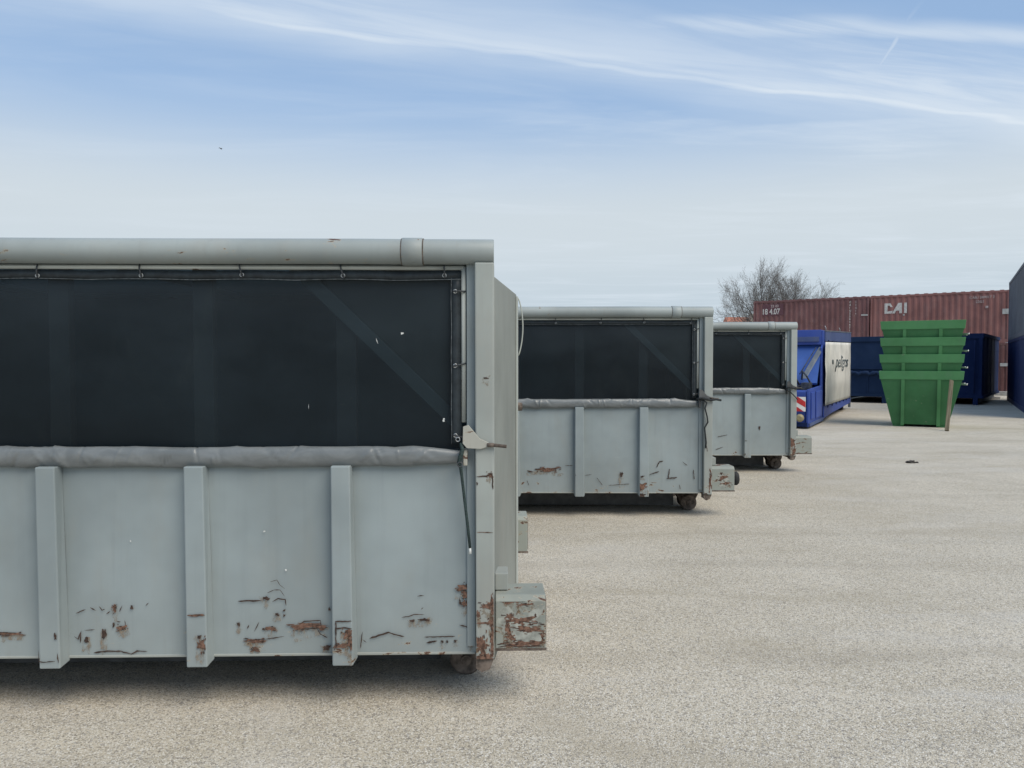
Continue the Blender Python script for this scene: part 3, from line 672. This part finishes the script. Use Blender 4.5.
# local frame: x runs along the long side away from the camera, y to the left, origin at the near right corner
CA = math.atan2(.871, .49)
comp = empty('waste_compactor', (8.57, 21.23, 0), CA, 'blue waste compactor with a dirty white banner on its long side, beyond the grey containers', 'compactor')
L_, W2, NS = 6.8, 2.3, -2.5
MB().prism([(.62,.30),(L_,.30),(L_,2.66),(.62,2.50)], 'y', .03, W2-.03).build('body', 'blue', comp, .01)
# hopper: low nose towards the camera, sloping chute, header above the mouth
MB().prism([(NS,.05),(.0,.10),(.62,.2),(.62,2.55),(-.02,2.53),(-.02,2.12),(-.16,2.05),(-.20,1.02),(NS+.05,.98)], 'y', 0.0, .05).build('cheek_plate', 'blue', comp, .006)
MB().prism([(NS,.05),(.0,.10),(.62,.2),(.62,2.55),(-.02,2.53),(-.02,2.12),(-.16,2.05),(-.20,1.02),(NS+.05,.98)], 'y', W2-.05, W2).build('cheek_plate', 'blue', comp, .006)
MB().box(-.04, .60, .052, W2-.052, 2.14, 2.55).build('hopper_header', 'blue', comp, .01)
MB().box(-.075, -.041, .10, W2-.10, 2.22, 2.36).build('header_band', 'blue_head', comp, .006)
MB().add([(-.75,.052,1.10),(-.75,W2-.052,1.10),(.10,W2-.052,2.14),(.10,.052,2.14),(-.70,.052,1.05),(-.70,W2-.052,1.05),(.14,W2-.052,2.10),(.14,.052,2.10)],
         [(0,1,2,3),(7,6,5,4),(0,4,5,1),(1,5,6,2),(2,6,7,3),(3,7,4,0)]).build('chute', 'blue_face', comp)
MB().box(NS+.06, .55, .052, W2-.052, .12, .94).build('nose', 'blue', comp, .03)
MB().box(NS+.35, NS+.90, -.03, -.002, .22, .90).build('side_door', 'blue', comp, .012)
MB().box(-1.35, -.25, -.03, -.002, .20, .90).build('side_door', 'blue', comp, .012)
MB().box(NS+.02, .0, -.04, -.002, .06, .14).build('nose_rail', 'blue_head', comp, .004)
mc = MB(); rr_ = random.Random(3)
for i in range(8):
    y0 = .10 + i*.25; z0 = .92; xx = rr_.uniform(-1.7, -1.2); mc.box(xx-rr_.random()*.3, xx+.35, y0, y0+.2, z0, z0+rr_.uniform(.12, .36))
for i in range(5): mc.tube([(-1.3,.1+.3*i,1.05),(-1.5,.2+.3*i,1.3),(-1.2,.35+.3*i,1.42),(-.95,.4+.3*i,1.2)], .025, 6)
mc.build('machinery', 'machine', comp, .006)
st = MB(); st.hexa([(-.98,.40,1.22),(-.90,.40,1.30),(-.90,.28,1.30),(-.98,.28,1.22)], [(-.10,.10,1.98),(-.04,.10,2.08),(-.04,.0,2.08),(-.10,.0,1.98)])
st.build('tailgate_strut', 'strut', comp, .006)
MB().tube([(-.99,.45,1.34),(-.16,.16,2.06)], .013, 8).build('hydraulic_ram', 'machine', comp)
# side skirt, rails, wheels under the body
MB().prism([(.25,2.24),(L_,2.34),(L_,2.665),(.25,2.505)], 'y', -.035, -.002).build('side_header', 'blue_head', comp, .006)
MB().prism([(.25,2.51),(L_,2.67),(L_,2.70),(.25,2.54)], 'y', -.045, .028).build('top_trim', 'strut', comp, .004)
MB().prism([(.621,.30),(L_,.30),(L_,2.34),(.621,2.24)], 'y', -.01, .028).build('side_panel', 'navy', comp, .004)
MB().prism([(.0,.10),(1.6,.16),(L_,.22),(L_,.40),(.0,.44)], 'y', -.04, -.012).build('side_skirt', 'blue', comp, .004)
for i in range(7): MB().box(.72+.95*i, .79+.95*i, -.06, -.036, .37, 2.28).build('side_rib', 'navy', comp, .004)
for yy in (.45, W2-.55): MB().box(NS+.3, L_, yy, yy+.1, .02, .29).build('skid_rail', 'dark', comp)
for yy in (.12, W2-.35): MB().tube([(L_-.75,yy,.19),(L_-.75,yy+.22,.19)], .19, 20).build('wheel', 'rubber', comp, .02)
MB().box(L_+.12, L_+.19, -.03, .05, .05, 1.35).build('rear_post', 'strut', comp, .004)
MB().box(L_, L_+.16, .03, W2-.03, .22, .34).build('rear_beam', 'dark', comp)
for i, xx in enumerate((.35, 3.6)): MB().tube([(xx,-.03,2.55+.02*xx),(xx-.1,-.03,2.62+.02*xx),(xx-.15,-.02,2.65+.02*xx)], .010, 6).build('banner_tie', 'white', comp)
# banner: slack vinyl sheet
nx_, nz_ = 30, 20; vs = []
for i in range(nx_+1):
    f = i/nx_
    for j in range(nz_+1):
        g = j/nz_; x = -.08 + 6.35*f + .05*math.sin(g*5.3+.5)*(1-f)**3
        z = .46 - .03*f + (2.21-.46+.13*f)*g - .05*(1-g)*math.sin(f*math.pi)*0
        y = -.075 - .04*math.sin(g*math.pi)*math.sin(f*math.pi)**.5 - .02*mn.noise(Vector((f*4, g*5, 1)))
        vs.append((x, y, z))
bn_ = MB().add(vs, [(i*(nz_+1)+j, (i+1)*(nz_+1)+j, (i+1)*(nz_+1)+j+1, i*(nz_+1)+j+1) for i in range(nx_) for j in range(nz_)], True).build('banner', 'banner', comp)
s_ = bn_.modifiers.new('s', 'SOLIDIFY'); s_.thickness = .006
font_part('peligos', .52, 'banner_text', bn_, (1.75, -.12, 1.50), (R(90), 0, 0), 'banner_lettering', .35, .004, sx=2.25)
MB().tube([(1.15,-.135,1.66),(1.15,-.10,1.66)], .07, 10).build('banner_hole', 'banner_text', bn_)
# hazard board and lamp
q_ = NS - .06
hb = MB().box(q_, q_+.02, .06, .30, .44, .80).build('hazard_board', 'whitep', comp)
MB().add([(q_-.003,.30,.80),(q_-.003,.30,.68),(q_-.003,.06,.54),(q_-.003,.06,.68),(q_-.003,.24,.80)], [(0,1,2,3,4)]).build('red_stripe', 'redp', hb)
MB().add([(q_-.003,.30,.58),(q_-.003,.30,.46),(q_-.003,.26,.44),(q_-.003,.10,.44)], [(0,1,2,3)]).build('red_stripe', 'redp', hb)
MB().tube([(q_-.03,.18,.28),(q_-.10,.18,.28),(q_-.14,.18,.28)], [.10,.10,.05], 10).build('lamp', 'lamp', comp)
MB().box(NS-.05, NS+.0, .02, W2-.02, .06, .16).build('lamp_bar', 'navy', comp)

# ------------------------------------------------------------------ four nested green skips and a leaning plank
M['green'] = paint('green_paint', (.034, .145, .050), .16, 0, 0, .5, .18, dusty=(.09, .16, .10))
M['green_rim'] = paint('green_rim_paint', (.060, .205, .075), .12, 0, 0, .5, .25, dusty=(.12, .19, .13))
def make_skip(loc, rz, label, jit):
    t = empty('green_skip', loc, rz, label, 'skip', 'stacked green skips')
    H = 1.434; hz0 = 1.22
    def ring(wx, wy, z): return [(-wx,-wy,z),(wx,-wy,z),(wx,wy,z),(-wx,wy,z)]
    a, b_ = (.635, .52), (.915, .79)       # half sizes at the base and under the rim
    # tapered shell with thickness
    mb = MB(); th = .02
    vs = ring(a[0], a[1], .06) + ring(b_[0], b_[1], hz0) + ring(a[0]-th, a[1]-th, .08) + ring(b_[0]-th, b_[1]-th, hz0)
    fs = [(0,3,2,1)] + [(i, (i+1)%4, (i+1)%4+4, i+4) for i in range(4)] + [(i+4, (i+1)%4+4, (i+1)%4+12, i+12) for i in range(4)] + [(i+8, i+12, (i+1)%4+12, (i+1)%4+8) for i in range(4)] + [(8,9,10,11)]
    mb.add(vs, fs); mb.build('tub', 'green', t, .004)
    # rim: a flared band round the top
    r0, r1 = (b_[0]+.022, b_[1]+.022), (b_[0]+.042, b_[1]+.042)
    vs = ring(*r0, hz0-.0) + ring(*r1, H) + ring(r1[0]-.05, r1[1]-.05, H) + ring(b_[0]-.021, b_[1]-.021, hz0-.0)
    fs = [(i, (i+1)%4, (i+1)%4+4, i+4) for i in range(4)] + [(i+4, (i+1)%4+4, (i+1)%4+8, i+8) for i in range(4)] + [(i+8, (i+1)%4+8, (i+1)%4+12, i+12) for i in range(4)] + [(i+12, (i+1)%4+12, (i+1)%4, i) for i in range(4)]
    MB().add(vs, fs).build('rim', 'green_rim', t, .006)
    # ribs front and back
    for s_ in (-1, 1):
        for xr in (-.40, .41):
            x0, x1 = xr-.04, xr+.04
            ya, yb = s_*(a[1]+.0), s_*(b_[1]+.0); o_ = s_*.04
            MB().hexa([(x0,ya+o_,.03),(x1,ya+o_,.03),(x1,ya-o_*.1,.03),(x0,ya-o_*.1,.03)], [(x0,yb+o_,hz0-.003),(x1,yb+o_,hz0-.003),(x1,yb-o_*.1,hz0-.003),(x0,yb-o_*.1,hz0-.003)]).build('rib', 'green_rim', t, .004)
    for s_ in (1,):
        for yr in (-.35, .35):
            MB().tube([(s_*(b_[0]+.0), yr, 1.10), (s_*(b_[0]+.12), yr, 1.10), (s_*(b_[0]+.14), yr, 1.10)], [.02,.02,.03], 10).build('lifting_lug', 'steel', t)
    for xr in (-.5, .5): MB().box(xr-.12, xr+.12, -.50, .50, .0, .058).build('foot', 'green', t, .004)
    return t
SX, SY = 10.69, 20.18
labs = ['green skip standing on the ground, lowest of the stack, with the plank leaning on it',
        'green skip second from the bottom of the nested stack',
        'green skip second from the top of the nested stack',
        'topmost green skip of the nested stack in front of the red containers']
for i in range(4):
    make_skip((SX + (.0, .006, .012, .03)[i], SY + (.0, .01, -.01, 0)[i], .425*i), R(-26.5 - .6*(i == 3)), labs[i], i)
m, k, p, o = mat('weathered_wood', .85, 0, .3); c = ocoord(k)
f = k.noise(k.vscale(c, (30, 30, 2)), 1.0, 5, .6)
k.put(p.inputs['Base Color'], k.mix(k.ramp(f, .3, .7), (.10, .085, .055), (.22, .19, .125))); bump(k, p, f, .4, .004); M['wood'] = m
pk = MB().hexa([(-.045,-.025,0),(.045,-.025,0),(.045,.025,0),(-.045,.025,0)], [(-.04,-.022,1.36),(.045,-.025,1.385),(.045,.025,1.385),(-.04,.022,1.36)]).build('plank', 'wood', None, .004)
pk.location = (10.455, 18.46, .012)
tip = Vector((11.02, 19.085, 1.27)); base_ = Vector((10.455, 18.46, .01))
base_ = Vector((10.48, 18.62, .012)); pk.location = base_
base_ = Vector((10.47, 18.5, .012)); pk.location = base_
tip = Vector((10.895, 19.06, 1.28)); dv = (tip - base_).normalized()
pk.rotation_euler = dv.to_track_quat('Z', 'Y').to_euler()
tag(pk, 'weathered wooden plank leaning against the right part of the green skip stack', 'plank')

# ------------------------------------------------------------------ navy containers behind the skips
def frame_xy(ox, oy, dx, dy): return math.atan2(dy, dx)
E = math.atan2(-.599, .801)        # end faces run this way (down to the right)
def navy_container(loc, label, H, m_, L=6.0, W=2.4, style=0):
    """local x along the end face (left to right), y away from the camera along the long side"""
    t = empty('steel_container', loc, E, label, 'steel container', 'navy blue containers in front of the red stack')
    MB().box(.0, W, .0, L, .30, H-.02).build('body', m_, t, .01)
    MB().box(-.03, W+.03, -.05, .0-.002, H-.20, H).build('top_beam', m_, t, .006)
    MB().box(-.03, W+.03, -.05, -.002, .26, .38).build('bottom_beam', m_, t, .006)
    for x in (.0, W-.12): MB().box(x, x+.12, -.06, -.003, .38, H-.20).build('corner_post', m_, t, .006)
    MB().box(W+.003, W+.05, .0, L, H-.14, H).build('side_rail', m_, t, .004)
    MB().box(W+.003, W+.05, .0, L, .26, .36).build('side_rail', m_, t, .004)
    for x in (.15, W-.27):
        MB().box(x, x+.12, .0, L, .05, .30).build('skid_rail', 'dark', t)
        MB().box(x-.02, x+.14, -.05, .10, .0, .28).build('foot', m_, t, .004)
    if style == 0:
        mb = MB(); P_ = [(.1+ (W-.2)*i/30, -.10, 1.20+.03*math.sin(i*1.1)+.02*math.sin(i*2.3)) for i in range(31)]
        MB().tube(P_, [.07+.015*math.sin(i*1.7) for i in range(31)], 10).build('rolled_cover', m_, t)
        MB().box(.12, W-.12, -.045, -.004, 1.36, 1.42).build('cross_beam', m_, t, .004)
        for x in (.85, 1.55): MB().box(x, x+.05, -.03, -.003, .38, 1.1).build('door_rib', m_, t, .004)
    else:
        for i in range(4): MB().box(W+.001, W+.012, .35+1.4*i, .38+1.4*i, .36, H-.14).build('side_rib', m_, t, .004)
        for z in (.75, 1.2, 1.65, 2.1): MB().box(W+.001, W+.016, .02, L-.02, z, z+.04).build('side_rail', m_, t, .004)
        MB().box(W*.5-.03, W*.5+.03, -.04, -.003, .38, H-.2).build('door_post', m_, t, .004)
        MB().tube([(W-.25,-.08,.45),(W-.25,-.08,H-.25)], .022, 8).build('lock_bar', m_, t)
    return t
navy_container((13.05, 31.9, 0), 'dusty navy container with a rolled cover, between the banner compactor and the green skips', 2.66, 'navy2')
navy_container((15.98, 30.75, 0), 'navy container with horizontal side rails, right behind the green skips', 2.74, 'navy', L=6.6, style=1)

# ------------------------------------------------------------------ red shipping containers, two high
def red_mat(name, col, r):
    m_ = paint(name, col, r, 0, 0, .65, .45, dusty=(.27, .18, .17), fleck=.32); return m_
M['red_a'] = red_mat('brown_red_paint', (.175, .080, .078), .30)
M['red_b'] = red_mat('faded_red_paint', (.255, .115, .102), .22)
M['red_c'] = red_mat('dark_red_paint', (.135, .058, .054), .3)
M['letter'] = simple('white_lettering', (.55, .53, .50), .7, .2, 12)
M['letter2'] = simple('worn_lettering', (.40, .33, .32), .8, .3, 20)
M['patch'] = simple('overpainted_patch', (.12, .055, .065), .8, .15)
M['plate'] = simple('grey_data_plate', (.42, .42, .40), .6, .15)
M['greyst'] = paint('grey_container_paint', (.115, .125, .145), .05, 0, 0, .6, .25, dusty=(.12,.13,.14), fleck=.2)
M['bluest'] = paint('scuffed_blue_paint', (.008, .020, .085), .05, 0, 0, .5, .2, dusty=(.06,.08,.14), fleck=.55)
def shipping(loc, rz, label, m_, L=6.35, H=2.59, W=2.44, group='shipping containers stacked two high'):
    """origin at the near right bottom corner seen from the camera; x runs to the left (negative), y away"""
    t = empty('shipping_container', loc, rz, label, 'shipping container', group)
    # corrugated side facing the camera
    n = int(L / .278); prof = []
    x = -.09; st_ = (L - .18) / n
    for i in range(n):
        a = x - st_*i
        prof += [(a, .036), (a - st_*.27, .036), (a - st_*.5, .0), (a - st_*.77, .0)]
    prof.append((x - st_*n, .036))
    vs = [(q[0], q[1], .15) for q in prof] + [(q[0], q[1], H-.11) for q in prof]; N = len(prof)
    MB().add(vs, [(i, i+1, N+i+1, N+i) for i in range(N-1)]).build('corrugated_side', m_, t)
    MB().box(-L+.02, -.02, .06, W, .12, H-.03).build('body', m_, t)
    MB().box(-L+.1, -.1, -.012, .058, H-.115, H-.008).build('top_rail', m_, t, .006)
    MB().box(-L+.1, -.1, -.012, .058, -.012, .155).build('bottom_rail', m_, t, .006)
    for xx in (-L, -.10):
        MB().box(xx, xx+.10, -.014, .08, .12, H-.12).build('corner_post', m_, t, .006)
        for zz in (.001, H-.121): MB().box(xx-.004, xx+.104, -.02, .14, zz, zz+.12).build('corner_casting', m_, t, .008)
    # corrugated roof edge reads as small teeth
    for i in range(int(L/.42)):
        MB().box(-.25-.42*i-.17, -.25-.42*i, .02, W, H-.006, H+.018).build('roof_corrugation', m_, t)
    return t
AX = Vector((.801, -.599)); RZ = math.atan2(-.599, .801)
rc = Vector((24.5, 38.0)); Lr = 6.35
lc = rc - AX * (Lr + .06)
top_l = shipping((lc.x, lc.y, 2.6), RZ, 'brownish red shipping container on top of the left stack, below the bare tree', 'red_a')
top_r = shipping((rc.x, rc.y, 2.6), RZ, 'faded red shipping container with big white CAI lettering, on top of the right stack', 'red_b')
shipping((lc.x, lc.y, .0), RZ, 'dark red shipping container on the ground below the brownish red one', 'red_c')
low_r = shipping((rc.x, rc.y, .0), RZ, 'dark red shipping container on the ground below the one with CAI lettering', 'red_c')
# CAI letters as shaped plates (x to the right from the left end)
def poly_letter(t, pts_list, x0, z0, sc, name='letter', m_='letter'):
    for pts in pts_list:
        MB().prism([(x0 + q[0]*sc, z0 + q[1]*sc) for q in pts], 'y', -.009, .0).build(name, m_, t)
cai_x = -Lr + .70; cai_z = 2.59 - .98; s_ = .60
poly_letter(top_r, [
  [(0,0),(.62,0),(.74,.26),(.26,.20),(.26,.72),(.40,.80),(.55,.62),(.72,.62),(.52,.98),(.0,1.0)],
  [(.66,0),(.90,0),(1.02,.26),(1.30,.26),(1.30,0),(1.52,0),(1.52,1.0),(1.20,1.0)],
  [(1.72,.0),(1.96,.0),(1.96,1.0),(1.72,1.0)]], cai_x, cai_z, s_*.92)
font_part('CAIU 249017 3', .17, 'letter2', top_r, (-1.72, -.012, 2.22), (R(90), 0, 0), off=.004)
font_part('22G1', .17, 'letter2', top_r, (-1.45, -.012, 2.00), (R(90), 0, 0), off=.004)
MB().box(-1.02, -.90, -.02, -.001, 1.72, 1.84).build('sticker', 'letter2', top_r)
MB().box(-4.75, -4.67, -.02, -.001, 1.48, 1.56).build('sticker', 'plate', top_r)
MB().box(-.30, -.04, -.03, -.0145, 1.40, 1.66).build('data_plate', 'plate', top_r)
MB().box(-.36, -.04, -.03, -.0145, 1.42, 1.58).build('data_plate', 'plate', low_r)
MB().box(-.40, -.06, -.03, -.0145, 1.54, 1.62).build('data_plate', 'plate', top_l)
MB().box(-Lr+.55, -Lr+1.75, -.006, .0, 1.72, 2.38).build('patch', 'patch', top_l)
font_part('18 4.07', .46, 'letter', top_l, (-Lr+.50, -.012, 1.80), (R(90), 0, 0), off=.008, sx=.76)
font_part('22 03', .20, 'letter2', top_l, (-Lr+1.02, -.012, 2.20), (R(90), 0, 0), off=.004)
for i in range(11): font_part('CAIU2203471'[i], .14, 'letter', top_l, (-1.02, -.012, 2.26-.155*i), (R(90), 0, 0), off=.004)
for i in range(5): font_part('22G14'[i], .14, 'letter2', top_l, (-.72, -.012, 2.26-.16*i), (R(90), 0, 0), off=.004)

# ------------------------------------------------------------------ long stack at the right edge
fd = Vector((-.497, -.867)); a0 = Vector((21.25, 33.0)); near = a0 + fd * 12.2
RZ2 = math.atan2(-fd.y, -fd.x) + math.pi   # local +x points from far end to near end
for zz, mm_, lb in ((0, 'bluest', 'scuffed blue long container at the right edge, on the ground under the dark grey one'),
                    (2.56, 'greyst', 'dark grey long container at the right edge, stacked on the blue one')):
    t_ = shipping((near.x, near.y, zz), RZ2, lb, mm_, L=12.2, H=2.55 if zz == 0 else 2.48, W=2.44)
# concrete sleepers beside the red stack
M['concrete'] = simple('concrete', (.36, .35, .33), .9, .2, 6)
tag(MB().box(-.3, .38, -.2, .2, 0, .20).build('concrete_block', 'concrete', None, .01), 'pale concrete block on the ground at the foot of the red stack', 'concrete block', ).location = (23.85, 37.55, 0)
tag(MB().box(-.55, .55, -.15, .15, 0, .10).build('concrete_slab', 'concrete', None, .01), 'flat concrete slab on the ground before the blue container at the right edge', 'concrete slab').location = (21.0, 34.1, 0)
bpy.data.objects['concrete_block'].rotation_euler = (0, 0, RZ)

# ------------------------------------------------------------------ bare tree
random.seed(77)
tx, ty = 19.5, 58.0
tree = empty('bare_tree', (tx, ty, 0), 0, 'bare leafless tree spreading behind the red shipping containers', 'tree')
trunk, limbs, twigs = MB(), MB(), MB()
def grow(p0, d, L, r, lvl):
    n = 5 if lvl < 3 else 4; pts = [p0]; q = p0.copy(); dd = d.copy(); dirs = []
    for i in range(n):
        dd = (dd + Vector((random.gauss(0,.09), random.gauss(0,.09), random.gauss(.02,.07)))).normalized()
        q = q + dd * (L/n); pts.append(q.copy()); dirs.append(dd.copy())
    tgt = limbs if lvl < 3 else twigs
    rs = [r * (1 - .6*i/n) for i in range(n+1)]
    tgt.tube(pts, rs, 6 if lvl < 2 else 4 if lvl < 3 else 3, False)
    if lvl >= 5: return
    kids = [6, 5, 4, 4, 3][lvl]
    for j in range(kids):
        f = .18 + .82*(j + random.random())/kids if j < kids-1 else 1.0
        f = min(f, 1.0)
        i = min(int(f*n), n-1); base = pts[i].lerp(pts[i+1], min(1, f*n-i)); dj = dirs[i]
        ax = Vector((random.gauss(0,1), random.gauss(0,1), random.gauss(0,1))).normalized()
        perp = (ax - dj*ax.dot(dj)).normalized()
        sp_ = random.uniform(.40, .80)
        nd = (dj*math.cos(sp_) + perp*math.sin(sp_) + Vector((0,0,.06))).normalized()
        grow(base, nd, L * random.uniform(.50, .68) * (1.2 - .35*f), max(.0062, rs[i]*random.uniform(.42, .6)), lvl+1)
trunk.tube([(0,0,0),(0,0,.3),(.03,.02,1.2),(0,.04,2.4)], [.42,.30,.26,.24], 10, False)
for i in range(11):
    a_ = -1.3 + 2.6*i/10 + random.uniform(-.1, .1); b2 = random.uniform(-.6, .6)
    grow(Vector((.05*math.sin(a_), .03, 2.3)), Vector((math.sin(a_), b2*.6, math.cos(a_)+.12)).normalized(), 4.3*random.uniform(.97, 1.03), .11, 0)
M['bark'] = simple('bark', (.065, .055, .048), .9, .4, 5); M['twig'] = simple('twig_bark', (.155, .148, .14), .9, .35, 3)
trunk.build('trunk', 'bark', tree); limbs.build('limbs', 'bark', tree); tw = twigs.build('twigs', 'twig', tree); tw['kind'] = 'stuff'
zs = [q[2] for q in twigs.v]; xs = [q[0] for q in twigs.v]
print('TREE', max(zs), min(xs), max(xs), len(twigs.f))
tree.scale = (1, 1, 1)
zt = sorted(zs)[int(len(zs)*.995)]; kz = 9.0/zt; xw = sorted(xs); hw = (xw[int(len(xw)*.995)] - xw[int(len(xw)*.005)])/2
tree.scale = (4.6/hw, 4.6/hw, kz)
tree.location.x = 19.7 - (xw[int(len(xw)*.995)] + xw[int(len(xw)*.005)])/2 * 4.6/hw

# ------------------------------------------------------------------ house roof beyond
M['rooftile'] = simple('orange_roof_tile', (.58, .23, .15), .8, .2, 3); M['housewall'] = simple('house_render', (.5, .47, .40), .9, .1, 2)
hs = empty('house', (24.5, 88, 0), R(3), 'low house with an orange tiled roof far behind the third grey container', 'house')
MB().box(-2.9, 6, 0, 8, 0, 3.6).build('wall', 'housewall', hs)
MB().prism([(-.6,3.7),(8.6,3.7),(4,6.75)], 'x', -3.3, 6.4).build('roof', 'rooftile', hs)
MB().box(-.6, .2, 3.0, 3.8, 5.2, 7.1).build('chimney', 'housewall', hs)
hs.location = (25.0 + 2.3, 86, 0)
hs.location.x = (726 - 512)/770*90 + 3.3

# ------------------------------------------------------------------ bird and a scrap on the ground
mb = MB(); mb.tube([(-.13,0,0),(-.06,0,.012),(.0,0,.015),(.07,0,.01),(.13,0,0),(.19,0,-.004)], [.006,.032,.042,.032,.014,.02], 8)
bd = mb.build('bird', 'wire', None)
for s_ in (-1, 1):
    MB().add([(-.06,s_*.03,.02),(.06,s_*.03,.02),(.05,s_*.20,.075),(-.03,s_*.21,.075),(.07,s_*.40,.02),(.03,s_*.40,.02),
              (-.06,s_*.03,.012),(.06,s_*.03,.012),(.05,s_*.20,.067),(-.03,s_*.21,.067),(.07,s_*.40,.016),(.03,s_*.40,.016)],
             [(0,1,2,3),(3,2,4,5),(6,9,8,7),(9,11,10,8),(0,3,9,6),(3,5,11,9),(1,7,8,2),(2,8,10,4),(5,4,10,11)]).build('wing', 'wire', bd)
bd.location = ((223-512)/770*75, 75, CAMZ + (360.6-150.5)/770*75); bd.rotation_euler = (R(20), R(25), R(60))
tag(bd, 'tiny dark bird flying high in the sky above the nearest grey container', 'bird')
M['scrap'] = simple('dark_scrap', (.04, .036, .032), .9, .4, 30)
for i, (px, sz_) in enumerate(((912.5, .075), (917.8, .038))):
    bm_ = bmesh.new(); bmesh.ops.create_icosphere(bm_, subdivisions=3, radius=sz_)
    for v_ in bm_.verts:
        nn = mn.noise(v_.co*22 + Vector((i*5,0,0))); v_.co *= 1 + .55*nn; v_.co.z *= .42; v_.co.z += sz_*.16; v_.co.y *= .7
    me = bpy.data.meshes.new('scrap'); bm_.to_mesh(me); bm_.free(); me.materials.append(M['scrap'])
    o_ = bpy.data.objects.new('scrap', me); COL.objects.link(o_)
    o_.location = ((px-512)/770*12.75, 12.75, 0)
    tag(o_, ['larger left one of two dark scraps lying on the open ground', 'smaller right one of two dark scraps lying on the open ground'][i], 'scrap', 'dark scraps lying on the ground')

for k_ in list(M):
    pass
